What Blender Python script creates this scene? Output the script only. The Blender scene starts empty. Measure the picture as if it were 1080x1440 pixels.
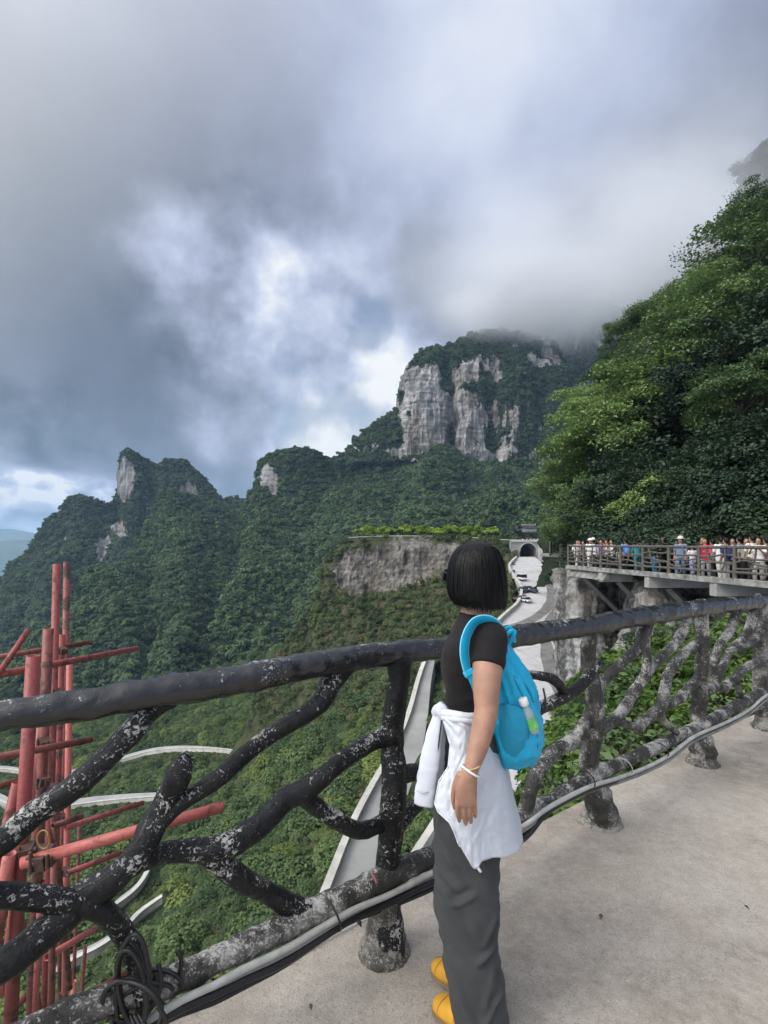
import bpy, math, random
import numpy as np
from mathutils import Vector, Matrix

# ------------------------------------------------------------------ camera, sky, sun, exposure
S = bpy.context.scene
COL = S.collection
F, H0, CX, EYE = 760.0, 765.0, 540.0, 1.6          # focal length, horizon row, centre column (px of the 1080x1440 photo), eye height
cam_d = bpy.data.cameras.new("camera")
cam = bpy.data.objects.new("camera", cam_d); COL.objects.link(cam)
cam.location = (0, 0, EYE); cam.rotation_euler = (math.radians(90), 0, 0)
cam_d.sensor_width = 36; cam_d.sensor_fit = 'AUTO'; cam_d.lens = F / 1440 * 36
cam_d.shift_y = (H0 - 720) / 1440
cam_d.clip_start = 0.05; cam_d.clip_end = 40000
S.camera = cam
S.view_settings.view_transform = 'Standard'; S.view_settings.look = 'None'
S.view_settings.exposure = 0.0; S.view_settings.gamma = 1
S.view_settings.use_curve_mapping = False
S.cycles.use_denoising = True
S.cycles.max_bounces = 6; S.cycles.diffuse_bounces = 3; S.cycles.glossy_bounces = 2
S.cycles.transmission_bounces = 4; S.cycles.volume_bounces = 2; S.cycles.transparent_max_bounces = 8
S.cycles.volume_step_rate = 1.5; S.cycles.volume_max_steps = 96

SUN_EL, SUN_AZ = math.radians(44), math.radians(243)  # azimuth clockwise from +Y: behind left of the camera
sd = bpy.data.lights.new("sun", 'SUN'); sun = bpy.data.objects.new("sun", sd); COL.objects.link(sun)
sd.energy = 1.4; sd.angle = math.radians(24); sd.color = (1.0, 0.955, 0.89)
sdir = Vector((math.sin(SUN_AZ) * math.cos(SUN_EL), math.cos(SUN_AZ) * math.cos(SUN_EL), math.sin(SUN_EL)))
sun.rotation_euler = sdir.to_track_quat('Z', 'Y').to_euler()
sun.location = (0, 0, 60)


def build_world():
    w = bpy.data.worlds.new("World"); S.world = w; w.use_nodes = True
    nt = w.node_tree; N = nt.nodes; L = nt.links
    for n in list(N): N.remove(n)

    def new(t, **k):
        n = N.new(t)
        for a, b in k.items(): setattr(n, a, b)
        return n

    def math_(op, a, b=None, clamp=False):
        n = new('ShaderNodeMath', operation=op); n.use_clamp = clamp
        for i, x in enumerate((a, b)):
            if x is None: continue
            if isinstance(x, (int, float)): n.inputs[i].default_value = x
            else: L.new(x, n.inputs[i])
        return n.outputs[0]

    def vmath(op, a, b=None, s=None):
        n = new('ShaderNodeVectorMath', operation=op)
        for i, x in enumerate((a, b)):
            if x is None: continue
            if isinstance(x, (tuple, Vector)): n.inputs[i].default_value = x
            else: L.new(x, n.inputs[i])
        if s is not None: n.inputs['Scale'].default_value = s
        return n
    out = new('ShaderNodeOutputWorld'); bg = new('ShaderNodeBackground'); bg.inputs['Strength'].default_value = 0.1
    L.new(bg.outputs[0], out.inputs[0])
    sky = new('ShaderNodeTexSky', sky_type='NISHITA'); sky.sun_disc = False
    sky.sun_elevation = SUN_EL; sky.sun_rotation = SUN_AZ
    d = new('ShaderNodeTexCoord').outputs['Generated']
    sep = new('ShaderNodeSeparateXYZ'); L.new(d, sep.inputs[0])
    # warp the directions so that no cloud edge is a circle
    n1 = new('ShaderNodeTexNoise'); n1.inputs['Scale'].default_value = 2.6; n1.inputs['Detail'].default_value = 7
    n1.inputs['Roughness'].default_value = 0.58
    L.new(d, n1.inputs['Vector'])
    wv = vmath('SUBTRACT', n1.outputs['Color'], (0.5, 0.5, 0.5)).outputs[0]
    wv = vmath('SCALE', wv, s=0.38).outputs[0]
    dw = vmath('NORMALIZE', vmath('ADD', d, wv).outputs[0]).outputs[0]

    def blob(px, py, rdeg, amp, src=None, soft=0.0, vec=None):
        v = Vector(((px - CX) / F, 1, (H0 - py) / F)).normalized() if vec is None else Vector(vec).normalized()
        dt = vmath('DOT_PRODUCT', dw if src is None else src, tuple(v)).outputs['Value']
        m = new('ShaderNodeMapRange', interpolation_type='SMOOTHSTEP')
        m.inputs['From Min'].default_value = math.cos(math.radians(rdeg)); m.inputs['From Max'].default_value = 1.0 - soft
        L.new(dt, m.inputs['Value'])
        return math_('MULTIPLY', m.outputs[0], amp)
    v = None
    SKY_BLOBS = [(-150, 480, 40, -0.17), (60, 470, 24, -0.12), (250, 590, 14, -0.12), (40, 600, 8, -0.10), (560, 300, 20, -0.05),
                 (430, 500, 13, 0.30), (330, 390, 8, 0.22), (540, 570, 10, 0.34), (255, 320, 5, 0.16), (400, 610, 7, .18),
                 (0, 690, 11, 0.10), (-150, 720, 14, 0.6),
                 (830, 40, 24, 0.20), (720, 170, 17, 0.12), (640, -60, 22, 0.10), (930, 400, 14, -0.10), (1090, 240, 22, -0.30),
                 (100, 40, 24, -0.04), (720, 360, 12, -0.04)]
    for b in SKY_BLOBS:
        o = blob(*b); v = o if v is None else math_('ADD', v, o)
    v = math_('ADD', v, blob(0, 0, 88, 0.46, src=d, vec=(-0.35, -0.75, 0.75)))      # bright cloud added in the unseen sky behind, to light the scene
    # cloud sheets in perspective
    den = math_('ADD', sep.outputs[2], 0.22)
    den = math_('MAXIMUM', den, 0.06)
    cx = math_('DIVIDE', sep.outputs[0], den); cy = math_('DIVIDE', sep.outputs[1], den)
    cmb = new('ShaderNodeCombineXYZ'); L.new(cx, cmb.inputs[0]); L.new(cy, cmb.inputs[1])
    n2 = new('ShaderNodeTexNoise'); n2.inputs['Scale'].default_value = 1.5; n2.inputs['Detail'].default_value = 8
    n2.inputs['Roughness'].default_value = 0.52; n2.inputs['Distortion'].default_value = 0.25
    L.new(cmb.outputs[0], n2.inputs['Vector'])
    t = math_('MULTIPLY', math_('SUBTRACT', n2.outputs['Fac'], 0.5), 0.38)
    v = math_('ADD', v, t)
    n3 = new('ShaderNodeTexNoise'); n3.inputs['Scale'].default_value = 9; n3.inputs['Detail'].default_value = 8
    L.new(d, n3.inputs['Vector'])
    v = math_('ADD', v, math_('MULTIPLY', math_('SUBTRACT', n3.outputs['Fac'], 0.5), 0.14))
    # fine puffs only where the cloud is broken (the bright gap and the low left)
    gap = math_('ADD', math_('ADD', blob(450, 520, 20, 1.0), blob(40, 690, 14, 1.7)), blob(330, 380, 12, 0.7), )
    v = math_('ADD', v, math_('MULTIPLY', math_('MULTIPLY', math_('SUBTRACT', n3.outputs['Fac'], 0.5), 1.1), gap))
    v = math_('ADD', v, 0.45)
    # low bright cumulus under the dark base, far to the left
    lowz = math_('ADD', sep.outputs[2], math_('MULTIPLY', math_('SUBTRACT', n3.outputs['Fac'], 0.5), 0.05))
    lm = new('ShaderNodeMapRange', interpolation_type='SMOOTHSTEP'); lm.inputs['From Min'].default_value = 0.128; lm.inputs['From Max'].default_value = 0.096; L.new(lowz, lm.inputs['Value'])
    lf = math_('MULTIPLY', lm.outputs[0], blob(-200, 720, 30, 1.3, src=d)); lf = math_('MINIMUM', lf, 1.0)
    n5 = new('ShaderNodeTexNoise'); n5.inputs['Scale'].default_value = 15; n5.inputs['Detail'].default_value = 6; n5.inputs['Roughness'].default_value = .5
    mp5 = new('ShaderNodeMapping'); mp5.inputs['Scale'].default_value = (1, 1, 1.7); L.new(d, mp5.inputs[0]); L.new(mp5.outputs[0], n5.inputs['Vector'])
    lv = math_('ADD', math_('MULTIPLY', math_('SUBTRACT', n5.outputs['Fac'], 0.5), 3.2), 0.84)
    v = math_('ADD', math_('MULTIPLY', v, math_('SUBTRACT', 1.0, lf)), math_('MULTIPLY', lv, lf))
    ramp = new('ShaderNodeValToRGB'); e = ramp.color_ramp.elements
    e[0].position = 0.0; e[0].color = (0.12, 0.15, 0.20, 1)
    e[1].position = 1.0; e[1].color = (0.98, 0.99, 1.0, 1)
    for p, c in ((0.25, (0.215, 0.25, 0.335)), (0.45, (0.335, 0.375, 0.495)), (0.62, (0.475, 0.53, 0.70)), (0.8, (0.66, 0.72, 0.87))):
        k = e.new(p); k.color = (*c, 1)
    L.new(v, ramp.inputs[0])
    cloud = new('ShaderNodeVectorMath', operation='SCALE'); cloud.inputs['Scale'].default_value = 10.0
    L.new(ramp.outputs[0], cloud.inputs[0])
    # glow added round the sun in the unseen sky, to brighten the land
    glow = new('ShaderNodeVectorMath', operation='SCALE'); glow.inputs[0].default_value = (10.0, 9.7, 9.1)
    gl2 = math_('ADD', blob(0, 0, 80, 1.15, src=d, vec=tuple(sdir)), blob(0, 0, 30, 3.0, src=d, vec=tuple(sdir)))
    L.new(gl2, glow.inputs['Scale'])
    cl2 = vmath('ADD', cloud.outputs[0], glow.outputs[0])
    # blue holes in the broken cloud
    n4 = new('ShaderNodeTexNoise'); n4.inputs['Scale'].default_value = 7; n4.inputs['Detail'].default_value = 5
    L.new(d, n4.inputs['Vector'])
    hole = math_('ADD', blob(500, 520, 12, 1.0), math_('ADD', blob(455, 570, 8, 0.9), blob(30, 750, 7, 1.0)))
    hm = new('ShaderNodeMapRange', interpolation_type='SMOOTHSTEP'); hm.inputs['From Min'].default_value = 0.46; hm.inputs['From Max'].default_value = 0.66
    L.new(math_('MULTIPLY', n4.outputs['Fac'], math_('MINIMUM', hole, 1.15)), hm.inputs['Value'])
    skyb = new('ShaderNodeVectorMath', operation='MULTIPLY'); L.new(sky.outputs[0], skyb.inputs[0]); skyb.inputs[1].default_value = (1.1, 1.1, 1.1)
    mix = new('ShaderNodeMix', data_type='RGBA')
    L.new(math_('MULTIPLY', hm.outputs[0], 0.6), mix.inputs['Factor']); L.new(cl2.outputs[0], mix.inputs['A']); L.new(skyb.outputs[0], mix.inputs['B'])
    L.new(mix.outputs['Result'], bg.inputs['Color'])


build_world()

# ------------------------------------------------------------------ helpers
random.seed(7); RNG = np.random.default_rng(11)


def P(px, py, D):
    return np.array([(px - CX) / F * D, D, EYE + (H0 - py) / F * D])


def PA(px, py, D):
    px, py, D = np.broadcast_arrays(np.asarray(px, float), np.asarray(py, float), np.asarray(D, float))
    return np.stack([(px - CX) / F * D, D, EYE + (H0 - py) / F * D], -1)


def _hash(i, j, k, seed):
    h = (i.astype(np.int64) * 374761393 + j.astype(np.int64) * 668265263 + k.astype(np.int64) * 2147483647 + seed * 1274126177) & 0xFFFFFFFF
    h = ((h ^ (h >> 13)) * 1274126177) & 0xFFFFFFFF
    h = (h ^ (h >> 16)) & 0xFFFF
    return h / 65535.0


def vnoise(p, seed=0):
    f = np.floor(p); t = p - f; t = t * t * t * (t * (t * 6 - 15) + 10)
    i, j, k = f[..., 0], f[..., 1], f[..., 2]
    r = 0
    for a in (0, 1):
        for b in (0, 1):
            for c in (0, 1):
                w = (t[..., 0] if a else 1 - t[..., 0]) * (t[..., 1] if b else 1 - t[..., 1]) * (t[..., 2] if c else 1 - t[..., 2])
                r = r + w * _hash(i + a, j + b, k + c, seed)
    return r * 2 - 1


def fbm(p, oct=4, seed=0, gain=0.5, ridged=False):
    s, a, tot = 0, 1.0, 0
    for o in range(oct):
        n = vnoise(p * (2.03 ** o) + 17.3 * o, seed + o)
        if ridged: n = 1 - 2 * np.abs(n)
        s = s + a * n; tot += a; a *= gain
    return s / tot


def setp(o, label=None, cat=None, group=None, kind=None):
    if label: o['label'] = label
    if cat: o['category'] = cat
    if group: o['group'] = group
    if kind: o['kind'] = kind
    return o


def empty(name, loc=(0, 0, 0), label=None, cat=None, group=None, rz=0):
    o = bpy.data.objects.new(name, None); COL.objects.link(o)
    o.empty_display_size = 0.2; o.location = tuple(loc); o.rotation_euler = (0, 0, rz)
    return setp(o, label, cat, group)


class MB:
    """collects rings, tubes and boxes for one mesh"""
    def __init__(self): self.V = []; self.Fc = []

    def add(self, V, Fc):
        o = len(self.V); self.V += [tuple(v) for v in V]; self.Fc += [tuple(i + o for i in f) for f in Fc]; return self

    def rings(self, R, cap=True, closed=True):
        n = len(R[0]); m = len(R); V = [v for r in R for v in r]; Fc = []
        for a in range(m - 1):
            for b in range(n if closed else n - 1):
                c = (b + 1) % n
                Fc.append((a * n + b, a * n + c, (a + 1) * n + c, (a + 1) * n + b))
        if cap: Fc.append(tuple(range(n - 1, -1, -1))); Fc.append(tuple((m - 1) * n + i for i in range(n)))
        return self.add(V, Fc)

    def ellipses(self, rings, n=24, ex=2.0, cap=True, axes=((1, 0, 0), (0, 1, 0))):
        """rings of (centre, r1, r2): horizontal superellipses"""
        A, B = np.array(axes[0], float), np.array(axes[1], float); R = []
        for c, r1, r2 in rings:
            th = np.linspace(0, 2 * np.pi, n, endpoint=False); ct, st = np.cos(th), np.sin(th)
            x = np.sign(ct) * np.abs(ct) ** (2 / ex) * r1; y = np.sign(st) * np.abs(st) ** (2 / ex) * r2
            R.append(np.array(c)[None] + x[:, None] * A + y[:, None] * B)
        return self.rings(R, cap)

    def tube(self, pts, rad, n=14, step=None, noise=0.0, nf=12.0, seed=0, cap=True, flat=None, smooth=True, rnd=True, groove=0.0):
        pts = np.array([list(p) for p in pts], float)
        rad = np.broadcast_to(np.asarray(rad, float), (len(pts),)).copy()
        if smooth and len(pts) > 2: pts, rad = catmull(pts, rad, step)
        elif step:
            pts, rad = resample(pts, rad, step)
        T = np.gradient(pts, axis=0); T /= np.linalg.norm(T, axis=1)[:, None] + 1e-12
        ref = np.array([0, 0, 1.0]) if abs(T[0, 2]) < 0.9 else np.array([1.0, 0, 0])
        u = np.cross(T[0], ref); u /= np.linalg.norm(u); R = []
        th = np.linspace(0, 2 * np.pi, n, endpoint=False)
        for i in range(len(pts)):
            u = u - T[i] * np.dot(u, T[i]); u /= np.linalg.norm(u) + 1e-12
            w = np.cross(T[i], u)
            if flat is not None:      # flat = (direction of the thin axis, ratio)
                fd = np.array(flat[0], float); fd = fd - T[i] * np.dot(fd, T[i]); fd /= np.linalg.norm(fd) + 1e-9
                w = fd; u = np.cross(w, T[i])
                ring = pts[i] + rad[i] * (np.cos(th)[:, None] * u + flat[1] * np.sin(th)[:, None] * w)
            else:
                ring = pts[i] + rad[i] * (np.cos(th)[:, None] * u + np.sin(th)[:, None] * w)
            R.append(ring)
        R = np.array(R)
        if noise:
            q = fbm(R * nf + seed * 3.7, 3, seed) + 0.5 * vnoise(R * nf * 4.1 + seed, seed + 9)
            if groove:
                arc = np.concatenate([[0], np.cumsum(np.linalg.norm(np.diff(pts, axis=0), axis=1))])[:, None] + 0 * th; tw = th[None] + arc * 1.5
                q = q + groove / noise * (fbm(np.stack([np.cos(tw) * 2.6, np.sin(tw) * 2.6, arc * 7 + seed], -1), 3, seed, .6, True) + .5 * fbm(np.stack([np.cos(tw) * 7, np.sin(tw) * 7, arc * 22 + seed], -1), 2, seed + 3))
                kr = np.random.default_rng(seed)
                for _ in range(max(1, int(arc[-1, 0] / .30))):
                    a0, t0 = kr.uniform(0, arc[-1, 0]), kr.uniform(0, 6.28); q = q + .22 / noise * np.exp(-((arc - a0) / .028) ** 2 - ((np.abs((tw - t0 + np.pi) % (2 * np.pi) - np.pi)) / .5) ** 2)
            R = pts[:, None] + (R - pts[:, None]) * (1 + noise * q)[..., None]
        if cap and rnd:   # rounded ends
            a = pts[:1] - T[0] * rad[0] * 0.35; b = pts[-1:] + T[-1] * rad[-1] * 0.35
            R = np.concatenate([a + (R[:1] - pts[:1]) * 0.55, R, b + (R[-1:] - pts[-1:]) * 0.55])
        return self.rings(R, cap)

    def box(self, c, s, M=None):
        c = np.array(c, float); s = np.array(s, float) / 2
        V = np.array([[x, y, z] for x in (-1, 1) for y in (-1, 1) for z in (-1, 1)], float) * s
        if M is not None: V = V @ np.array(M).T
        return self.add(V + c, [(0, 1, 3, 2), (4, 6, 7, 5), (0, 4, 5, 1), (2, 3, 7, 6), (0, 2, 6, 4), (1, 5, 7, 3)])

    def build(self, name, mat, parent=None, smooth=True, bevel=None, solid=None):
        return mk(name, self.V, self.Fc, mat, parent, smooth, bevel, solid)


def mk(name, V, Fc, mat, parent=None, smooth=True, bevel=None, solid=None):
    me = bpy.data.meshes.new(name)
    V = np.asarray(V, float)
    if parent is not None:                     # geometry is given in world space: move into the parent's
        M = np.array(world_of(parent).inverted()); V = V @ M[:3, :3].T + M[:3, 3]
    if isinstance(Fc, np.ndarray):
        k = Fc.shape[1]
        me.vertices.add(len(V)); me.vertices.foreach_set('co', V.ravel())
        me.loops.add(Fc.size); me.loops.foreach_set('vertex_index', Fc.ravel().astype(np.int32))
        me.polygons.add(len(Fc)); me.polygons.foreach_set('loop_start', np.arange(0, Fc.size, k, dtype=np.int32))
        me.update(calc_edges=True)
    else:
        me.from_pydata([tuple(v) for v in V], [], Fc); me.update()
    if smooth: me.polygons.foreach_set('use_smooth', np.ones(len(me.polygons), bool))
    if mat is not None: me.materials.append(mat)
    o = bpy.data.objects.new(name, me); COL.objects.link(o)
    if parent is not None: o.parent = parent
    if solid: m = o.modifiers.new('solid', 'SOLIDIFY'); m.thickness = solid; m.offset = 0
    if bevel: m = o.modifiers.new('bevel', 'BEVEL'); m.width = bevel; m.segments = 2
    return o


def world_of(o):
    M = Matrix.LocRotScale(o.location, o.rotation_euler, o.scale)
    return world_of(o.parent) @ M if o.parent else M


def catmull(pts, rad, step=None):
    q = np.concatenate([2 * pts[:1] - pts[1:2], pts, 2 * pts[-1:] - pts[-2:-1]]); r = np.concatenate([rad[:1], rad, rad[-1:]])
    P_, R_ = [], []
    for i in range(1, len(q) - 2):
        L = np.linalg.norm(q[i + 1] - q[i]); k = max(2, int(L / step)) if step else 6
        for t in np.arange(k) / k:
            b = 0.5 * np.array([-t + 2 * t * t - t ** 3, 2 - 5 * t * t + 3 * t ** 3, t + 4 * t * t - 3 * t ** 3, -t * t + t ** 3])
            P_.append(b @ q[i - 1:i + 3]); R_.append(r[i] * (1 - t) + r[i + 1] * t)
    P_.append(pts[-1]); R_.append(rad[-1])
    return np.array(P_), np.array(R_)


def resample(pts, rad, step):
    P_, R_ = [], []
    for i in range(len(pts) - 1):
        k = max(1, int(np.linalg.norm(pts[i + 1] - pts[i]) / step))
        for t in np.arange(k) / k: P_.append(pts[i] * (1 - t) + pts[i + 1] * t); R_.append(rad[i] * (1 - t) + rad[i + 1] * t)
    P_.append(pts[-1]); R_.append(rad[-1]); return np.array(P_), np.array(R_)


def dup(root, loc=None, rz=None, scale=None, label=None, group=None):
    r = root.copy(); COL.objects.link(r)
    if loc is not None: r.location = tuple(loc)
    if rz is not None: r.rotation_euler = (0, 0, rz)
    if scale is not None: r.scale = (scale,) * 3 if np.isscalar(scale) else scale
    if label: r['label'] = label
    if group: r['group'] = group
    for ch in list(root.children):
        c = ch.copy(); COL.objects.link(c); c.parent = r
        for g in list(ch.children):
            e = g.copy(); COL.objects.link(e); e.parent = c
    return r


def remeshed(name, mb, voxel, it, mat, parent, disp=None, fac=0.5):
    me = bpy.data.meshes.new('tmp'); me.from_pydata(mb.V, [], mb.Fc); me.update()
    o = bpy.data.objects.new('tmp', me); COL.objects.link(o)
    m = o.modifiers.new('r', 'REMESH'); m.mode = 'VOXEL'; m.voxel_size = voxel
    m = o.modifiers.new('s', 'SMOOTH'); m.iterations = it; m.factor = fac
    dg = bpy.context.evaluated_depsgraph_get(); ev = o.evaluated_get(dg); tm = bpy.data.meshes.new_from_object(ev)
    V = np.empty(len(tm.vertices) * 3); tm.vertices.foreach_get('co', V); V = V.reshape(-1, 3)
    Nn = np.empty(len(tm.vertices) * 3); tm.vertices.foreach_get('normal', Nn); Nn = Nn.reshape(-1, 3)
    Fc = [tuple(p.vertices) for p in tm.polygons]
    bpy.data.objects.remove(o); bpy.data.meshes.remove(tm); bpy.data.meshes.remove(me)
    if disp is not None: V = V + Nn * disp(V)[:, None]
    if all(len(f) == 4 for f in Fc): Fc = np.array(Fc)
    return mk(name, V, Fc, mat, parent)


# ------------------------------------------------------------------ materials
class NT:
    def __init__(self, name):
        self.m = bpy.data.materials.new(name); self.m.use_nodes = True; self.t = self.m.node_tree
        self.N, self.L = self.t.nodes, self.t.links
        self.b = self.N['Principled BSDF']; self.out = self.N['Material Output']
        self.obj = None

    def n(self, t, **k):
        x = self.N.new(t)
        for a, b in k.items(): setattr(x, a, b)
        return x

    def inp(self, s, v):
        if hasattr(v, 'is_output'): self.L.new(v, s)
        elif isinstance(v, (tuple, list)) and s.type == 'RGBA': s.default_value = (*v[:3], 1)
        else: s.default_value = v

    def co(self, kind='Object', scale=(1, 1, 1)):
        c = self.n('ShaderNodeTexCoord').outputs[kind] if kind != 'World' else self.n('ShaderNodeNewGeometry').outputs['Position']
        m = self.n('ShaderNodeMapping'); m.inputs['Scale'].default_value = scale; self.L.new(c, m.inputs[0]); return m.outputs[0]

    def noise(self, v, scale, detail=4, rough=0.55, dist=0.0):
        x = self.n('ShaderNodeTexNoise'); self.L.new(v, x.inputs['Vector'])
        for k, q in (('Scale', scale), ('Detail', detail), ('Roughness', rough), ('Distortion', dist)): x.inputs[k].default_value = q
        return x.outputs['Fac']

    def ramp(self, v, stops):
        r = self.n('ShaderNodeValToRGB'); e = r.color_ramp.elements
        while len(e) < len(stops): e.new(0.5)
        for k, (p, c) in zip(e, stops):
            k.position = p; k.color = (*c, 1) if isinstance(c, (tuple, list)) else (c, c, c, 1)
        self.L.new(v, r.inputs[0]); return r.outputs[0]

    def step(self, v, a, b):
        m = self.n('ShaderNodeMapRange', interpolation_type='SMOOTHSTEP'); m.inputs['From Min'].default_value = a; m.inputs['From Max'].default_value = b
        self.L.new(v, m.inputs['Value']); return m.outputs[0]

    def math(self, op, a, b=0.0):
        m = self.n('ShaderNodeMath', operation=op); self.inp(m.inputs[0], a); self.inp(m.inputs[1], b); return m.outputs[0]

    def mix(self, f, a, b):
        m = self.n('ShaderNodeMix', data_type='RGBA'); self.inp(m.inputs['Factor'], f); self.inp(m.inputs['A'], a); self.inp(m.inputs['B'], b)
        return m.outputs['Result']

    def bump(self, h, strength=0.4, dist=0.02):
        b = self.n('ShaderNodeBump'); b.inputs['Strength'].default_value = strength; b.inputs['Distance'].default_value = dist
        self.L.new(h, b.inputs['Height']); self.L.new(b.outputs[0], self.b.inputs['Normal'])

    def fin(self, color=None, rough=None, metal=None, spec=None):
        if color is not None: self.inp(self.b.inputs['Base Color'], color)
        if rough is not None: self.inp(self.b.inputs['Roughness'], rough)
        if metal is not None: self.b.inputs['Metallic'].default_value = metal
        if spec is not None: self.b.inputs['Specular IOR Level'].default_value = spec
        return self.m


def simple(name, c, rough=0.6, var=0.15, scale=8.0, bump=0.0, bd=0.005, metal=0, spec=0.5, kind='Object', sc=(1, 1, 1), sheen=0):
    t = NT(name); v = t.co(kind, sc); n = t.noise(v, scale)
    lo = tuple(x * (1 - var) for x in c); hi = tuple(min(1, x * (1 + var)) for x in c)
    col = t.ramp(n, [(0.3, lo), (0.7, hi)])
    if bump: t.bump(t.noise(v, scale * 3, 6), bump, bd)
    if sheen: t.b.inputs['Sheen Weight'].default_value = sheen
    return t.fin(col, rough, metal, spec)


def leaf_mat(name, dark, lit, trans=0.3, islands=True, scale=0.02, rough=0.5, olive=None):
    t = NT(name)
    oi = t.n('ShaderNodeObjectInfo').outputs['Random']
    geo = t.n('ShaderNodeNewGeometry')
    f = t.math('MULTIPLY', oi, 0.70)
    if islands: f = t.math('ADD', f, t.math('MULTIPLY', geo.outputs['Random Per Island'], 0.35))
    big = t.noise(t.co('World'), scale, 3)
    f = t.math('ADD', f, t.math('MULTIPLY', t.math('SUBTRACT', big, 0.45), 1.3))
    col = t.ramp(f, [(0.0, dark), (0.9, lit)])
    if olive: col = t.mix(t.step(oi, 0.86, 0.9), col, olive)
    t.inp(t.b.inputs['Base Color'], col); t.b.inputs['Roughness'].default_value = rough; t.b.inputs['Specular IOR Level'].default_value = 0.3
    tr = t.n('ShaderNodeBsdfTranslucent'); t.L.new(col, tr.inputs['Color'])
    mx = t.n('ShaderNodeMixShader'); mx.inputs[0].default_value = trans
    t.L.new(t.b.outputs[0], mx.inputs[1]); t.L.new(tr.outputs[0], mx.inputs[2]); t.L.new(mx.outputs[0], t.out.inputs[0])
    return t.m


def terrain_mat(name, veg_lo, veg_hi, rock_lo, rock_hi, s=1.0, strata=0.0):
    """rock / undergrowth by the mesh attribute «rock», streaked downwards"""
    t = NT(name); w = t.co('World'); a = t.n('ShaderNodeAttribute', attribute_name='rock').outputs['Fac']
    st = t.noise(t.co('World', (1, 1, 0.16)), 0.16 * s, 8, 0.62, 0.4)
    fine = t.noise(w, 0.55 * s, 8, 0.68)
    hz = t.noise(t.co('World', (0.12, 0.12, 1)), 0.5 * s, 6, 0.6, 0.3)
    crk = t.step(t.noise(t.co('World', (.10, .10, 1.5)), .42 * s, 6, .65, .5), .55, .63)
    k = t.math('ADD', t.math('MULTIPLY', st, 0.5), t.math('MULTIPLY', fine, 0.35))
    k = t.math('ADD', k, t.math('MULTIPLY', hz, 0.15 + strata))
    rock = t.ramp(k, [(0.36 + strata * .5, tuple(x * 0.28 for x in rock_lo)), (0.47 + strata * .5, rock_lo), (0.58 + strata * .5, rock_hi), (0.75 + strata * .5, tuple(min(1, x * 1.2) for x in rock_hi))])
    mott = t.noise(w, 0.035 * s, 3)
    rock = t.mix(t.math('MULTIPLY', t.step(mott, 0.46, 0.64), 0.55), rock, (0.19, 0.165, 0.13))
    rock = t.mix(t.math('MULTIPLY', t.step(t.noise(t.co('World', (1, 1, .10)), .5 * s, 5, .6), .54, .66), .7), rock, tuple(x * .35 for x in rock_lo))
    rock = t.mix(t.math('MULTIPLY', crk, .2 + strata * 3), rock, tuple(x * .4 for x in rock_lo))
    veg = t.ramp(t.noise(w, 0.3 * s, 5, 0.65), [(0.35, veg_lo), (0.7, veg_hi)])
    f = t.math('ADD', a, t.math('MULTIPLY', t.math('SUBTRACT', fine, 0.5), 1.1))
    f = t.math('ADD', f, t.math('MULTIPLY', t.math('SUBTRACT', st, 0.5), 1.3))
    col = t.mix(t.step(f, 0.42, 0.58), veg, rock)
    t.bump(k, 0.9, 2.0 / s)
    return t.fin(col, 0.9, spec=0.2)


def worn_wood(name, base, chip, cov, grey=0.0, gloss=.36, bs=.75):
    """concrete cast as logs, painted dark, the paint flaking off along the grain"""
    t = NT(name); v = t.co('Object'); gr = t.co('Object', (1, 1, 1))
    n = t.noise(v, 75, 7, 0.68, 1.0); big = t.noise(v, 7, 5, .6)
    f = t.math('ADD', n, t.math('MULTIPLY', t.math('SUBTRACT', big, 0.5), 0.75))
    b0 = t.ramp(t.noise(v, 26, 6, 0.65), [(0.3, tuple(x * .55 for x in base)), (0.72, tuple(x * 1.6 for x in base))])
    wash = t.step(big, 0.45, 0.72)
    if grey: b0 = t.mix(t.math('MULTIPLY', wash, grey), b0, (0.26, 0.248, 0.228))
    nz = t.n('ShaderNodeSeparateXYZ'); t.L.new(t.n('ShaderNodeNewGeometry').outputs['Normal'], nz.inputs[0])
    f = t.math('ADD', f, t.math('MULTIPLY', nz.outputs[2], 0.055))
    m = t.step(f, cov, cov + 0.06)
    col = t.mix(m, b0, chip)
    rg = t.math('ADD', t.math('MULTIPLY', m, 0.4), gloss + 0.2 * (grey > 0))
    gl = t.math('ADD', t.noise(v, 38, 5, 0.7, 1.2), t.math('MULTIPLY', t.noise(v, 15, 3, .5, 1.5), 1.2))
    t.bump(t.math('ADD', gl, t.math('MULTIPLY', m, 0.25)), bs, 0.010)
    t.b.inputs['Coat Weight'].default_value = .55 if gloss < .3 else .12; t.b.inputs['Coat IOR'].default_value = 1.9 if gloss < .3 else 1.6; t.b.inputs['Coat Roughness'].default_value = .20
    return t.fin(col, rg, spec=0.22)


M = {}
M['rail_black'] = worn_wood('black_paint', (0.0085, 0.009, 0.010), (0.45, 0.45, 0.43), 0.66, gloss=.26, bs=1.0)
M['rail_chip'] = worn_wood('black_paint_chipped', (0.0095, 0.010, 0.011), (0.50, 0.49, 0.46), 0.60)
M['rail_grey'] = worn_wood('weathered_grey_paint', (0.040, 0.0385, 0.035), (0.44, 0.43, 0.40), 0.575, 1.0)
M['conduit'] = simple('white_plastic_conduit', (0.42, 0.42, 0.39), 0.5, 0.25, 14, 0.1)
M['cable'] = simple('black_rubber', (0.014, 0.014, 0.015), 0.38, 0.3, 30)
M['white_cable'] = simple('white_cable', (0.62, 0.62, 0.6), 0.5, 0.1)
M['red_tape'] = simple('red_tape', (0.26, 0.10, 0.10), 0.6)


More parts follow.
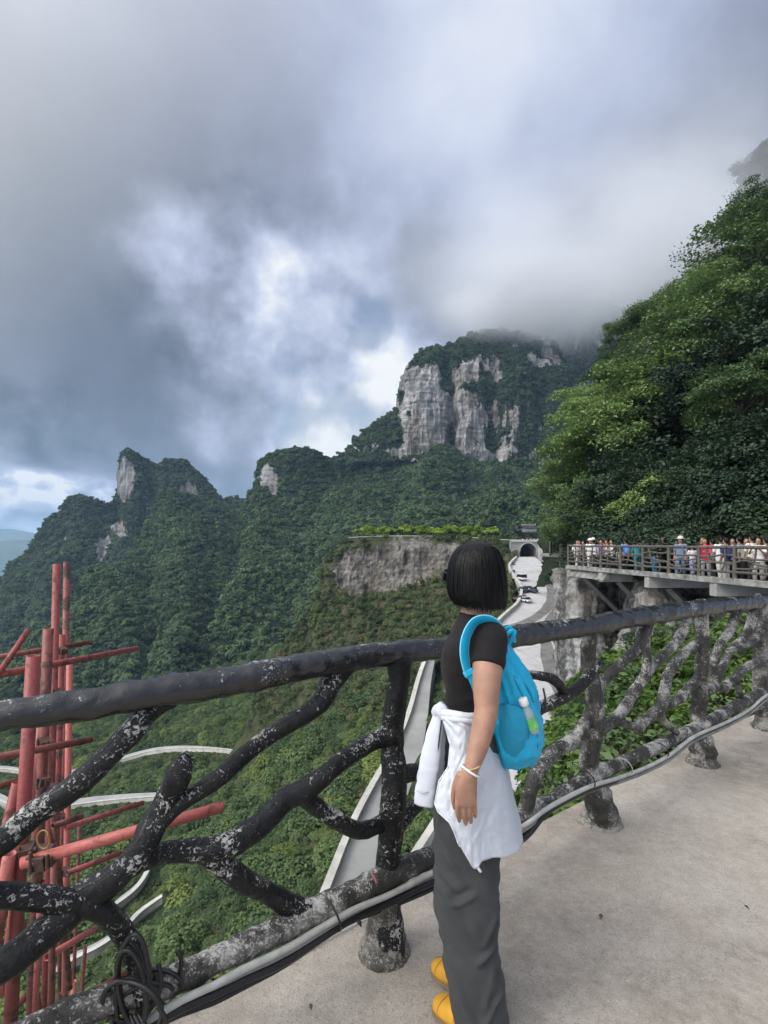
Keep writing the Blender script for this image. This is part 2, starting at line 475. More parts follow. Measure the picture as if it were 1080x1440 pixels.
def rust_mat(name, c, c2, k):
    t = NT(name); v = t.co('Object')
    f = t.step(t.noise(v, 9, 7, 0.7, 0.5), k, k + 0.16); g = t.noise(v, 60, 4)
    col = t.mix(f, t.ramp(g, [(0.3, tuple(x * .8 for x in c)), (0.7, tuple(x * 1.15 for x in c))]), t.ramp(g, [(0.3, tuple(x * .5 for x in c2)), (0.7, c2)]))
    t.bump(g, 0.35, 0.004); return t.fin(col, t.math('ADD', t.math('MULTIPLY', f, .3), .5))


M['red'] = rust_mat('red_primer', (0.27, 0.055, 0.050), (0.12, 0.045, 0.035), 0.49)
M['pink'] = rust_mat('faded_red_primer', (0.43, 0.115, 0.098), (0.20, 0.065, 0.05), 0.53)
M['rust'] = rust_mat('rusty_red', (0.22, 0.060, 0.048), (0.085, 0.045, 0.035), 0.46)
M['clamp'] = rust_mat('rusty_steel', (0.075, 0.042, 0.032), (0.12, 0.055, 0.03), 0.5)


def deck_mat():
    t = NT('worn_concrete_paving'); v = t.co('Object')
    a = t.noise(v, 0.9, 5, 0.6, 0.5); b = t.noise(v, 5, 7, 0.7); c = t.noise(v, 160, 3, 0.6)
    g2 = t.noise(v, 28, 6, 0.75)
    k = t.math('ADD', t.math('MULTIPLY', a, 0.42), t.math('ADD', t.math('MULTIPLY', b, 0.30), t.math('MULTIPLY', g2, 0.28)))
    col = t.ramp(k, [(0.36, (0.215, 0.190, 0.163)), (0.50, (0.372, 0.335, 0.291)), (0.63, (0.49, 0.447, 0.394))])
    col = t.mix(t.math('MULTIPLY', t.step(c, 0.50, 0.68), 0.62), col, (0.15, 0.13, 0.11))
    col = t.mix(t.math('MULTIPLY', t.step(t.noise(v, 95, 2), 0.66, 0.72), 0.6), col, (0.50, 0.47, 0.43))
    spot = t.step(t.noise(v, 2.2, 3, 0.5, 1.0), 0.64, 0.71)
    col = t.mix(t.math('MULTIPLY', spot, 0.35), col, (0.12, 0.10, 0.088))
    col = t.mix(t.math('MULTIPLY', t.step(t.noise(v, 1.3, 4, .55, .4), .55, .75), .20), col, (0.40, 0.30, 0.235))
    vor = t.n('ShaderNodeTexVoronoi', feature='DISTANCE_TO_EDGE'); vor.inputs['Scale'].default_value = 0.55
    wv = t.n('ShaderNodeVectorMath', operation='ADD'); t.L.new(v, wv.inputs[0])
    nc = t.n('ShaderNodeTexNoise'); nc.inputs['Scale'].default_value = 2.5; nc.inputs['Detail'].default_value = 6; t.L.new(v, nc.inputs['Vector'])
    t.L.new(nc.outputs['Color'], wv.inputs[1]); t.L.new(wv.outputs[0], vor.inputs['Vector'])
    crack = t.math('MULTIPLY', t.math('SUBTRACT', 1.0, t.step(vor.outputs['Distance'], 0.0, 0.006)), t.step(t.noise(v, 1.1, 2), 0.52, 0.62))
    col = t.mix(t.math('MULTIPLY', crack, 0.5), col, (0.07, 0.06, 0.055))
    t.bump(t.math('ADD', t.math('MULTIPLY', b, 1.0), t.math('MULTIPLY', c, 0.35)), 0.55, 0.01)
    return t.fin(col, 0.88, spec=0.25)


M['deck'] = deck_mat()
M['slab'] = simple('grey_concrete', (0.21, 0.205, 0.19), 0.85, 0.6, 3.2, 0.3, 0.02)
M['road'] = None


def road_mat():
    t = NT('pale_concrete_road'); v = t.co('World')
    br = t.n('ShaderNodeTexBrick'); br.offset = 0
    mp = t.n('ShaderNodeMapping'); mp.inputs['Rotation'].default_value = (0, 0, -0.35); t.L.new(t.n('ShaderNodeNewGeometry').outputs['Position'], mp.inputs[0])
    t.L.new(mp.outputs[0], br.inputs['Vector'])
    for k, q in (('Scale', 1.0), ('Mortar Size', 0.05), ('Brick Width', 4.2), ('Row Height', 4.6)): br.inputs[k].default_value = q
    br.inputs['Color1'].default_value = (0.44, 0.435, 0.44, 1); br.inputs['Color2'].default_value = (0.50, 0.495, 0.50, 1); br.inputs['Mortar'].default_value = (0.25, 0.245, 0.245, 1)
    a = t.noise(v, 0.10, 7, 0.65, 0.6)
    col = t.mix(t.step(a, 0.55, 0.66), br.outputs['Color'], (0.30, 0.295, 0.29))
    col = t.mix(t.math('MULTIPLY', t.step(t.noise(v, 0.7, 6), 0.55, 0.8), 0.4), col, (0.26, 0.25, 0.24))
    return t.fin(col, 0.85, spec=0.25)


M['road'] = road_mat()
M['asphalt'] = simple('worn_grey_asphalt', (0.165, 0.158, 0.15), 0.9, 0.35, 0.4, kind='World')
M['parapet'] = simple('white_painted_parapet', (0.46, 0.45, 0.41), 0.8, 0.2, 0.5, kind='World')
M['valley_road'] = simple('valley_road_concrete', (0.28, 0.28, 0.275), 0.9, 0.2, 0.15, kind='World')
M['valley'] = terrain_mat('wooded_valley_floor', (0.024, 0.040, 0.018), (0.060, 0.090, 0.034), (0.20, 0.195, 0.19), (0.40, 0.395, 0.385), 1.0, 0.0)
M['far'] = terrain_mat('forested_slope', (0.009, 0.017, 0.011), (0.019, 0.030, 0.018), (0.15, 0.148, 0.143), (0.31, 0.305, 0.295), 0.45, 0.10)
M['cliff'] = terrain_mat('limestone_cliff', (0.010, 0.018, 0.012), (0.021, 0.032, 0.020), (0.165, 0.163, 0.158), (0.365, 0.36, 0.35), 0.45, 0.14)
M['brown'] = terrain_mat('scrubby_rock_slope', (0.034, 0.044, 0.020), (0.075, 0.080, 0.038), (0.085, 0.078, 0.068), (0.225, 0.21, 0.195), 1.4, 0.05)
M['near_rock'] = terrain_mat('wet_grey_rock', (0.018, 0.03, 0.014), (0.04, 0.055, 0.025), (0.10, 0.097, 0.093), (0.37, 0.365, 0.36), 6.0, 0.0)
M['soil'] = terrain_mat('dark_hillside', (0.012, 0.02, 0.010), (0.028, 0.04, 0.018), (0.06, 0.055, 0.05), (0.13, 0.125, 0.12), 3.0, 0.0)
M['leaf_far'] = leaf_mat('distant_foliage', (0.029, 0.058, 0.031), (0.110, 0.172, 0.072), 0.2, True, 0.012, 0.7)
M['leaf_mid'] = leaf_mat('slope_foliage', (0.030, 0.062, 0.027), (0.125, 0.185, 0.062), 0.25, True, 0.03, 0.6, (0.16, 0.21, 0.055))
M['leaf_scrub'] = leaf_mat('scrub_foliage', (0.036, 0.060, 0.023), (0.118, 0.162, 0.058), 0.2, True, 0.05, 0.7, (0.15, 0.13, 0.07))
M['leaf_near'] = leaf_mat('broadleaf_foliage', (0.034, 0.070, 0.030), (0.150, 0.230, 0.082), 0.22, True, 0.07)
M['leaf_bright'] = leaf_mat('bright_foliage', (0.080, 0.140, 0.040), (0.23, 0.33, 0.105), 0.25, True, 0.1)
M['leaf_shaded'] = leaf_mat('shade_toned_foliage', (0.008, 0.020, 0.012), (0.036, 0.064, 0.031), 0.10, True, 0.1)  # shade on the right slope put into the leaf colour
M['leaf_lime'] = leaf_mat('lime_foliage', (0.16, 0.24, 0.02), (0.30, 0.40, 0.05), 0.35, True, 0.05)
M['leaf_bush'] = leaf_mat('shrub_foliage', (0.030, 0.075, 0.016), (0.13, 0.22, 0.045), 0.35, True, 0.6, 0.4)
M['bark'] = simple('bark', (0.055, 0.045, 0.036), 0.9, 0.4, 9, 0.5, 0.02)
M['stone'] = simple('grey_stone_masonry', (0.24, 0.235, 0.23), 0.9, 0.35, 0.9, kind='World')
M['tile'] = simple('dark_roof_tile', (0.030, 0.032, 0.036), 0.95, 0.3, 2)
M['timber'] = simple('dark_timber', (0.07, 0.055, 0.045), 0.7, 0.3, 3)
M['dark'] = simple('tunnel_lining', (0.03, 0.03, 0.03), 0.95, 0.3, 1)
M['white'] = simple('white_paint', (0.75, 0.75, 0.73), 0.6, 0.08, 3)
M['far_rail'] = simple('grey_brown_rail', (0.088, 0.078, 0.070), 0.75, 0.45, 6, 0.3, 0.01)


# ------------------------------------------------------------------ terrain sheets
ROADS = []      # arrays of road centre lines (world) that trees keep clear of


def grid_faces(r, c):
    a = np.arange(r * c).reshape(r, c)
    return np.stack([a[:-1, :-1].ravel(), a[:-1, 1:].ravel(), a[1:, 1:].ravel(), a[1:, :-1].ravel()], -1)


def sheet(name, contours, nu, nr, amp, size, mat, rocks=(), base_rock=-0.2, flute=0.0, seed=0, rnoise=0.35, rscale=60.0, damp=None, dents=(), creases=()):
    """surface lofted through contour lines given bottom to top; returns its points, normals, rock value"""
    cs = []
    for c in contours:
        c = np.array(c, float); px = np.linspace(c[0, 0], c[-1, 0], nu)
        cs.append(np.stack([px, np.interp(px, c[:, 0], c[:, 1]), np.interp(px, c[:, 0], c[:, 2])], -1))
    cs = np.array(cs)
    q = np.concatenate([2 * cs[:1] - cs[1:2], cs, 2 * cs[-1:] - cs[-2:-1]])
    rows = []
    for i in range(1, len(q) - 2):
        k = nr[i - 1] if isinstance(nr, (list, tuple)) else nr
        for t in np.arange(k) / k:
            b = 0.5 * np.array([-t + 2 * t * t - t ** 3, 2 - 5 * t * t + 3 * t ** 3, t + 4 * t * t - 3 * t ** 3, -t * t + t ** 3])
            rows.append(np.tensordot(b, q[i - 1:i + 3], (0, 0)))
    rows.append(cs[-1]); G = np.array(rows)
    W = PA(G[..., 0], G[..., 1], G[..., 2])
    du = np.gradient(W, axis=1); dv = np.gradient(W, axis=0); Nn = np.cross(du, dv); Nn /= np.linalg.norm(Nn, axis=-1)[..., None] + 1e-9
    if np.mean(np.sum(Nn * (np.array([0, 0, EYE]) - W), -1)) < 0: Nn = -Nn
    d = amp * (0.65 * fbm(W / size, 5, seed, 0.55) + 0.55 * fbm(W / (size * 1.7), 3, seed + 30, 0.5, True))
    if flute:
        U = W * np.array([1, 1, 0.22]); d = d + flute * fbm(U / (size * 0.35), 5, seed + 50, 0.6, True)
        U = W * np.array([0.15, 0.15, 1]); d = d + flute * 0.22 * fbm(U / (size * 0.16), 3, seed + 70, 0.6)
    rock = np.full(G.shape[:2], base_rock, float)
    for (x, y, rx, ry, a) in rocks:
        rock = rock + a * np.exp(-(((G[..., 0] - x) / rx) ** 2 + ((G[..., 1] - y) / ry) ** 2) ** 1.6)
    rock = rock + rnoise * fbm(W * np.array([1, 1, 0.35]) / rscale, 4, seed + 90, 0.6) * 1.6
    if damp is not None: d = d * damp(G[..., 0], G[..., 1])
    for (x, y, rx, ry, a) in dents:
        d = d + a * np.exp(-(((G[..., 0] - x - 3 * np.sin(G[..., 1] * .13)) / rx) ** 2 + ((G[..., 1] - y) / ry) ** 2) ** 1.5)
    for line, wd, dep in creases:
        l = np.array(line, float); t_ = np.linspace(0, len(l) - 1, 24); lx, ly = np.interp(t_, np.arange(len(l)), l[:, 0]), np.interp(t_, np.arange(len(l)), l[:, 1])
        jx = 16 * fbm(W / 55, 3, seed + 5); dm = np.min(np.hypot(G[..., 0, None] + jx[..., None] - lx, (G[..., 1, None] - ly) * .6), -1)
        d = d + .75 * dep * np.exp(-(dm / wd) ** 1.3)
    W = W + Nn * d[..., None]
    if name == 'hillside' and seed == 66: W = carve(W)
    r, c = W.shape[:2]
    o = mk(name, W.reshape(-1, 3), grid_faces(r, c), mat)
    at = o.data.attributes.new('rock', 'FLOAT', 'POINT'); at.data.foreach_set('value', rock.ravel().astype(np.float32))
    setp(o, kind='structure')
    return W, rock


def sample(Ws, rock, dens, rng, keep_rock=0.42, rad=0):
    """random points on a sheet, dens per square metre"""
    A = np.linalg.norm(np.cross(Ws[1:, :-1] - Ws[:-1, :-1], Ws[:-1, 1:] - Ws[:-1, :-1]), axis=-1)
    n = int(A.sum() * dens)
    idx = rng.choice(A.size, n, p=(A / A.sum()).ravel()); i, j = np.unravel_index(idx, A.shape)
    u, v = rng.random((2, n, 1))
    p = (1 - u) * (1 - v) * Ws[i, j] + u * (1 - v) * Ws[i, j + 1] + (1 - u) * v * Ws[i + 1, j] + u * v * Ws[i + 1, j + 1]
    ok = rock[i, j] + rng.normal(0, 0.06, n) < keep_rock
    p = p[ok]
    for line, w in ROADS:
        if len(p) == 0: break
        dd = np.min(np.linalg.norm(p[:, None, :2] - line[None, :, :2], axis=-1), axis=1)
        p = p[dd > w]
    if len(p) and rad:
        qx, qy = CX + p[:, 0] / p[:, 1] * F, H0 - (p[:, 2] - EYE) / p[:, 1] * F; rp = rad / p[:, 1] * F
        keep = np.ones(len(p), bool)
        for line, w in ROADS:
            lx, ly, lw = CX + line[:, 0] / line[:, 1] * F, H0 - (line[:, 2] - EYE) / line[:, 1] * F, (w - 2) / line[:, 1] * F * .7
            lx, ly, lw, ld = [np.interp(np.linspace(0, len(lx) - 1, len(lx) * 3), np.arange(len(lx)), q_) for q_ in (lx, ly, lw, line[:, 1])]
            dd = np.hypot(qx[:, None] - lx, (qy - rp * .6)[:, None] - ly); near = dd < rp[:, None] * .75 + np.minimum(lw, 9)
            keep &= ~np.any(near & (p[:, 1:2] < ld + 2), axis=1)
        p = p[keep]
    # only what the camera's surroundings can see
    ax = p[:, 0] / np.maximum(p[:, 1], 1); return p[(np.abs(ax) < 0.95)]


def leaf_quads(C, Nn, size, rng, asp=0.6):
    """one folded diamond leaf (two triangles as a quad) at each C, facing Nn"""
    n = len(C); t = rng.normal(size=(n, 3)); t -= Nn * np.sum(t * Nn, 1)[:, None]; t /= np.linalg.norm(t, axis=1)[:, None] + 1e-9
    b = np.cross(Nn, t); s = (size * (0.6 + 0.8 * rng.random(n)))[:, None]
    V = np.stack([C - t * s, C + b * s * asp + Nn * s * 0.18, C + t * s - Nn * s * 0.25, C - b * s * asp + Nn * s * 0.18], 1)
    return V.reshape(-1, 3), np.arange(n * 4).reshape(n, 4)


def unit(v): return v / (np.linalg.norm(v, axis=-1, keepdims=True) + 1e-9)


def clump_crown(rng, n, leaf, lobes=6):
    """unit-radius crown of leaf clumps: lobes of different size, leaves over each lobe"""
    Vs, Fs, o = [], [], 0
    cen = [(np.zeros(3), 0.72)]
    for k in range(lobes):
        d = unit(rng.normal(size=3)); d[2] = abs(d[2]) * 0.8 - 0.15
        cen.append((d * (0.45 + 0.25 * rng.random()), 0.30 + 0.25 * rng.random()))
    per = n // len(cen)
    for c, r in cen:
        d = unit(rng.normal(size=(per, 3))); d[:, 2] = np.where(d[:, 2] < -0.3, -d[:, 2], d[:, 2])
        C = c + d * r * (0.75 + 0.3 * rng.random((per, 1))) * np.array([1, 1, 0.85])
        nn = unit(d * 0.6 + np.array([0, 0, 0.7]) + rng.normal(0, 0.35, (per, 3)))
        V, Fq = leaf_quads(C, nn, leaf, rng, 0.75); Vs.append(V); Fs.append(Fq + o); o += len(V)
    return np.concatenate(Vs), np.concatenate(Fs)


def proto_set(name, k, n, leaf, mat, lobes=6, seed=1):
    col = bpy.data.collections.new(name); rng = np.random.default_rng(seed)
    for i in range(k):
        V, Fq = clump_crown(rng, n, leaf, lobes)
        o = mk('crown', V, Fq, mat, smooth=False); COL.objects.unlink(o); col.objects.link(o)
    return col, k


def scatter(name, pts, scale, protos, label, cat, rng, squash=1.0):
    col, k = protos; n = len(pts)
    me = bpy.data.meshes.new(name); me.vertices.add(n); me.vertices.foreach_set('co', pts.ravel())
    sc = np.stack([scale, scale, scale * squash * (0.8 + 0.5 * rng.random(n))], -1)
    for nm, ty, val, key in (('sc', 'FLOAT_VECTOR', sc, 'vector'), ('rt', 'FLOAT_VECTOR', np.stack([rng.normal(0, .15, n), rng.normal(0, .15, n), rng.random(n) * 6.28], -1), 'vector'), ('ix', 'INT', rng.integers(0, k, n), 'value')):
        a = me.attributes.new(nm, ty, 'POINT'); a.data.foreach_set(key, np.ascontiguousarray(val).ravel().astype(np.int32 if ty == 'INT' else np.float32))
    o = bpy.data.objects.new(name, me); COL.objects.link(o)
    ng = bpy.data.node_groups.new(name, 'GeometryNodeTree')
    ng.interface.new_socket('Geometry', in_out='INPUT', socket_type='NodeSocketGeometry'); ng.interface.new_socket('Geometry', in_out='OUTPUT', socket_type='NodeSocketGeometry')
    gi = ng.nodes.new('NodeGroupInput'); go = ng.nodes.new('NodeGroupOutput'); ip = ng.nodes.new('GeometryNodeInstanceOnPoints')
    ci = ng.nodes.new('GeometryNodeCollectionInfo'); ci.inputs['Collection'].default_value = col; ci.inputs['Separate Children'].default_value = True; ci.inputs['Reset Children'].default_value = True
    L = ng.links; L.new(gi.outputs[0], ip.inputs['Points']); L.new(ci.outputs[0], ip.inputs['Instance']); ip.inputs['Pick Instance'].default_value = True
    for nm, ty, s in (('sc', 'FLOAT_VECTOR', 'Scale'), ('rt', 'FLOAT_VECTOR', 'Rotation'), ('ix', 'INT', 'Instance Index')):
        a = ng.nodes.new('GeometryNodeInputNamedAttribute'); a.data_type = ty; a.inputs['Name'].default_value = nm
        L.new(a.outputs['Attribute'], ip.inputs[s])
    L.new(ip.outputs[0], go.inputs[0])
    m = o.modifiers.new('scatter', 'NODES'); m.node_group = ng
    return setp(o, label, cat, kind='stuff')


# ------------------------------------------------------------------ roads (built first: the forest keeps off them)
def ribbon(name, left, right, mat, label=None, thick=0.6, dz=0.0, sub=4):
    """road between two edge lines of (px, py, D)"""
    l = np.array([P(*q) for q in left]); r = np.array([P(*q) for q in right])
    l, _ = catmull(l, np.zeros(len(l)), 4.0 if thick > 0.3 else None) if False else catmull(l, np.zeros(len(l)))
    r, _ = catmull(r, np.zeros(len(r)))
    m = min(len(l), len(r)); l, r = l[:m], r[:m]
    zc = (l[:, 2] + r[:, 2]) / 2; l[:, 2] = zc + dz; r[:, 2] = zc + dz           # level across
    t = np.linspace(0, 1, sub + 1)[None, :, None]
    top = l[:, None] * (1 - t) + r[:, None] * t
    bot = top[:, ::-1].copy(); bot[..., 2] -= thick
    ring = np.concatenate([top, bot], 1); R = [ring[i] for i in range(m)]
    o = MB().rings(R, True).build(name, mat, smooth=False); setp(o, label, kind='structure')
    c = (l + r) / 2; ROADS.append((c, float(np.median(np.linalg.norm(l - r, axis=1))) / 2 + 2.0))
    return l, r


def parapet(line, h, w, label, name='parapet_wall', mat='parapet'):
    line = np.asarray(line); T = np.gradient(line[:, :2], axis=0); T /= np.linalg.norm(T, axis=1)[:, None] + 1e-9
    nrm = np.stack([-T[:, 1], T[:, 0], np.zeros(len(T))], -1) * w / 2; R = []
    up = np.array([0, 0, 1.0])
    for p, n in zip(line, nrm): R.append([p - n - up * 0.4, p + n - up * 0.4, p + n + up * h, p + n * 1.5 + up * h, p + n * 1.5 + up * (h + .12), p - n * 1.5 + up * (h + .12), p - n * 1.5 + up * h, p - n + up * h])
    o = MB().rings(R, True).build(name, M[mat], smooth=False)
    return setp(o, label, 'wall')


PROFILE = [(783, 210), (790, 200), (800, 187), (815, 171), (830, 157), (850, 141), (872, 124), (900, 108), (950, 90), (1000, 77), (1060, 66), (1130, 57), (1230, 48.5)]
Lpx = [731, 722, 716, 724, 733, 729, 706, 682, 655, 640, 636, 632, 575]
Rpx = [752, 760, 767, 778, 787, 792, 788, 786, 800, 818, 815, 800, 745]
lft = [(x, y, d) for x, (y, d) in zip(Lpx, PROFILE)]; rgt = [(x, y, d) for x, (y, d) in zip(Rpx, PROFILE)]
mainL, mainR = ribbon('road', lft, rgt, M['road'], thick=2.5)
parapet(mainL[3:44], 0.95, 0.5, 'cream parapet along the outer curve of the road below the gate')
parapet(mainL[58:], 1.0, 0.5, 'white parapet of the lower road bend seen beside the grey trousers')
parapet(mainR[40:60] + np.array([0.1, 0, 0]), 1.1, 0.7, 'white barrier curving between the road and the rock under the walkway')


def patch(pts, w, name='asphalt'):
    c = np.array(pts, float); a = np.array([P(*q) for q in c]); a[:, 2] = np.interp(a[:, 1], mainL[::-1, 1], mainL[::-1, 2]) + 0.03
    a, ww = catmull(a, np.array(w, float)); T = np.gradient(a[:, :2], axis=0); T /= np.linalg.norm(T, axis=1)[:, None]
    n = np.stack([-T[:, 1], T[:, 0], np.zeros(len(T))], -1) * (ww / 2)[:, None]
    jit = 1 + 0.25 * fbm(a * 0.2, 3, 4)[:, None]
    R = [np.array([p - q, p, p + q]) for p, q in zip(a, n * jit)]
    for i, r in enumerate(R): r[:, 2] = np.interp(r[:, 1], mainL[::-1, 1], mainL[::-1, 2]) + 0.03
    o = MB().rings(R, False, False).build(name, M['asphalt'], smooth=False); setp(o, kind='structure')


patch([(764, 800, 187), (772, 820, 167), (777, 836, 153), (773, 852, 140), (752, 869, 126), (722, 882, 118), (700, 889, 114)], [1.2, 2.0, 3.0, 3.0, 2.8, 3.4, 4.0])
patch([(788, 852, 140), (780, 866, 128), (766, 880, 119), (752, 894, 111)], [2.5, 3.0, 2.0, 0.8])
patch([(766, 893, 112), (772, 925, 98), (782, 955, 88.5), (800, 990, 79.5), (806, 1030, 71)], [1.5, 3.0, 3.2, 3.0, 1.5])

lo_l = [(600, 925, 150), (588, 960, 139), (574, 1010, 122), (552, 1060, 107), (524, 1110, 94), (496, 1165, 82), (468, 1235, 70), (440, 1310, 60)]
lo_r = [(612, 925, 150), (606, 960, 139), (601, 1010, 122), (592, 1060, 107), (576, 1110, 94), (556, 1165, 82), (535, 1235, 70), (515, 1310, 60)]
lowL, lowR = ribbon('road', lo_l, lo_r, M['valley_road'], thick=5.0)
parapet(lowL, 1.0, 0.7, 'pale parapet along the left edge of the sloping lower road')


def strip(cl, wpx, label, n_thick=5.0, wall=True):
    cl = [(x, y, .985 * s7_depth(x, y)) for x, y, _ in cl]
    l, r = [], []
    for (x, y, d), w in zip(cl, wpx):
        l.append((x, y - w * .5, d * (y - H0) / (y - w * .5 - H0))); r.append((x, y + w * .5, d * (y - H0) / (y + w * .5 - H0)))
    a, b = ribbon('road', l, r, M['valley_road'], thick=n_thick)
    VALLEY.append(((a + b) / 2, float(np.median(np.linalg.norm(a - b, axis=1))) / 2))
    if wall: parapet(b, 0.9, 0.6, label)


# ------------------------------------------------------------------ ground and mountains
g = 9000.0
o = MB().add([(-g, -200, -330), (g, -200, -330), (g, g * 1.6, -330), (-g, g * 1.6, -330)], [(0, 1, 2, 3)]).build('ground', simple('valley_fields', (0.10, 0.15, 0.07), 0.9, 0.5, 0.004, kind='World'), smooth=False)
setp(o, kind='structure')


def far_hills(name, pts, D, col):
    c = np.array(pts, float); px = np.linspace(c[0, 0], c[-1, 0], 160); py = np.interp(px, c[:, 0], c[:, 1])
    top = PA(px, py, D); top[:, 2] += D * 0.004 * fbm(top / (D * .05), 4, 5)
    base = PA(px, py, D * 0.72); base[:, 2] = -331
    mid = (top * 0.5 + base * 0.5); mid[:, 2] += D * .004 * fbm(mid / (D * .04), 3, 8)
    back = PA(px, py, D * 1.2); back[:, 2] = -331
    W = np.array([base, mid, top, back]); o = mk(name, W.reshape(-1, 3), grid_faces(4, 160), col); setp(o, kind='structure')


HM = simple('far_hill_forest', (0.06, 0.09, 0.06), 0.95, 0.3, 0.003, kind='World')
far_hills('hills', [(-500, 735), (-250, 742), (-60, 748), (10, 743), (60, 750), (120, 752), (300, 758), (520, 760)], 8200, HM)
far_hills('hills', [(-500, 752), (-250, 758), (-80, 757), (0, 762), (50, 757), (90, 764), (160, 768), (400, 772)], 5000, HM)

S1 = [[(-160, 1030, 520), (0, 990, 520), (120, 950, 560), (250, 900, 600), (380, 860, 640)],
      [(-160, 960, 650), (0, 880, 680), (80, 820, 760), (150, 790, 800), (250, 760, 820), (380, 745, 840)],
      [(-160, 955, 690), (-60, 880, 730), (0, 832, 790), (35, 795, 830), (75, 760, 850), (120, 735, 870), (150, 728, 880), (190, 722, 880), (225, 725, 880), (260, 715, 880), (300, 720, 880), (380, 725, 880)],
      [(-160, 945, 720), (-60, 872, 760), (0, 823, 820), (35, 783, 860), (75, 730, 890), (105, 710, 900), (118, 707, 900), (150, 706, 900), (158, 692, 900), (164, 650, 900), (169, 634, 900), (180, 629, 900), (200, 641, 900), (222, 653, 900), (240, 646, 900), (262, 649, 900), (285, 671, 900), (298, 691, 900), (310, 705, 900), (380, 702, 900)]]
W1, k1 = sheet('mountain', S1, 420, [40, 40, 50], 16, 90, M['far'], [(174, 678, 16, 36, .85), (168, 745, 16, 22, 0.75), (268, 698, 18, 28, 1.15), (93, 762, 9, 9, 1.0), (143, 768, 11, 24, 0.95), (100, 845, 14, 30, 0.45), (185, 670, 6, 25, 0.5)], -0.1, 10, 3, 0.3, 45,
    creases=[([(205, 655), (215, 700), (195, 760)], 12, -22), ([(118, 712), (100, 790), (60, 880)], 14, 20), ([(80, 760), (50, 830), (20, 900)], 12, -18), ([(150, 720), (130, 800), (90, 890)], 14, -22)])
S2 = [[(-160, 1075, 345), (0, 1060, 340), (100, 1045, 340), (250, 1035, 325), (380, 1010, 300), (460, 960, 285), (600, 930, 270), (760, 900, 255), (870, 900, 250)],
      [(-160, 1005, 345), (0, 985, 350), (100, 930, 400), (200, 880, 430), (300, 865, 430), (400, 830, 400), (500, 790, 370), (600, 775, 350), (760, 765, 340), (870, 765, 340)],
      [(-160, 1000, 350), (0, 975, 365), (100, 888, 445), (150, 828, 510), (200, 780, 570), (240, 760, 590), (300, 770, 570), (340, 745, 600), (400, 735, 590), (500, 715, 540), (600, 705, 510), (760, 700, 490), (870, 700, 480)],
      [(-160, 995, 355), (0, 970, 370), (110, 872, 455), (150, 820, 525), (190, 762, 600), (230, 714, 680), (260, 717, 690), (300, 703, 700), (330, 699, 690), (360, 686, 680), (380, 672, 672), (388, 656, 668), (410, 649, 660), (440, 645, 650), (500, 637, 640), (530, 640, 635), (600, 652, 630), (660, 648, 630), (720, 655, 630), (780, 662, 630), (870, 680, 630)]]
W2, k2 = sheet('mountain', S2, 520, [40, 50, 50], 26, 85, M['far'], [(393, 690, 11, 25, 1.1), (420, 705, 10, 14, 0.4), (172, 875, 14, 10, 0.55), (155, 905, 14, 12, 0.5), (258, 920, 10, 16, 0.45), (545, 675, 5, 8, 0.5)], -0.25, 0, 12, 0.22, 40,
    creases=[([(318, 702), (325, 780), (310, 860), (300, 940)], 20, -34), ([(470, 655), (440, 740), (415, 820), (395, 890)], 20, -30), ([(560, 690), (530, 750), (500, 800)], 16, -18), ([(660, 690), (640, 740)], 16, -16),
             ([(235, 716), (258, 790), (270, 870), (262, 960)], 22, 22), ([(388, 665), (372, 760), (355, 860), (345, 940)], 22, 22), ([(600, 680), (570, 760)], 18, 16), ([(150, 828), (182, 890), (195, 960)], 18, 18), ([(210, 790), (215, 860), (205, 940)], 12, -16), ([(710, 680), (700, 750)], 16, 14)])
S3 = [[(470, 668, 612), (520, 660, 612), (560, 655, 612), (600, 665, 610), (650, 662, 610), (700, 668, 605), (760, 672, 600), (830, 690, 600), (900, 700, 620)],
      [(478, 650, 640), (520, 640, 638), (560, 642, 635), (600, 650, 632), (650, 646, 632), (700, 654, 622), (760, 658, 612), (830, 668, 610), (900, 680, 630)],
      [(484, 645, 648), (520, 625, 648), (552, 608, 648), (573, 585, 645), (600, 578, 643), (650, 572, 640), (700, 575, 636), (750, 575, 630), (800, 590, 640), (830, 620, 660), (900, 660, 690)],
      [(490, 641, 656), (520, 616, 660), (545, 602, 662), (567, 590, 662), (574, 552, 662), (587, 518, 660), (600, 508, 660), (628, 504, 662), (660, 508, 660), (700, 520, 655), (740, 530, 650), (780, 530, 655), (805, 560, 670), (835, 620, 680), (900, 655, 710)],
      [(494, 640, 664), (520, 615, 680), (545, 600, 690), (567, 588, 690), (576, 548, 690), (590, 512, 690), (605, 503, 695), (630, 500, 710), (648, 488, 725), (668, 474, 735), (700, 470, 740), (740, 472, 740), (776, 486, 740), (792, 520, 730), (812, 560, 725), (840, 620, 725), (900, 655, 740)]]
W3, k3 = sheet('cliff', S3, 520, [16, 60, 60, 34], 8, 60, M['cliff'], [(600, 578, 44, 76, 1.15), (658, 588, 34, 62, 1.1), (625, 640, 75, 12, 0.35), (545, 637, 26, 14, 0.5), (720, 643, 60, 12, 0.55), (655, 525, 26, 14, 0.7), (712, 520, 35, 22, 0.35), (770, 505, 26, 26, 0.62), (745, 580, 40, 40, 0.18), (690, 600, 30, 50, 0.15),
    (636, 600, 5, 48, -1.1), (618, 512, 34, 8, -0.9), (640, 548, 30, 9, -0.75), (628, 530, 8, 30, -.6), (585, 585, 30, 6, -.35), (600, 652, 30, 5, -.5)], -0.05, 13, 21, 0.62, 15,
    dents=[(636, 598, 6, 52, -22), (655, 590, 14, 50, 10), (600, 580, 22, 60, 8), (694, 600, 8, 60, -12), (628, 525, 8, 25, -12), (725, 580, 22, 70, 8), (760, 560, 8, 80, -10)])
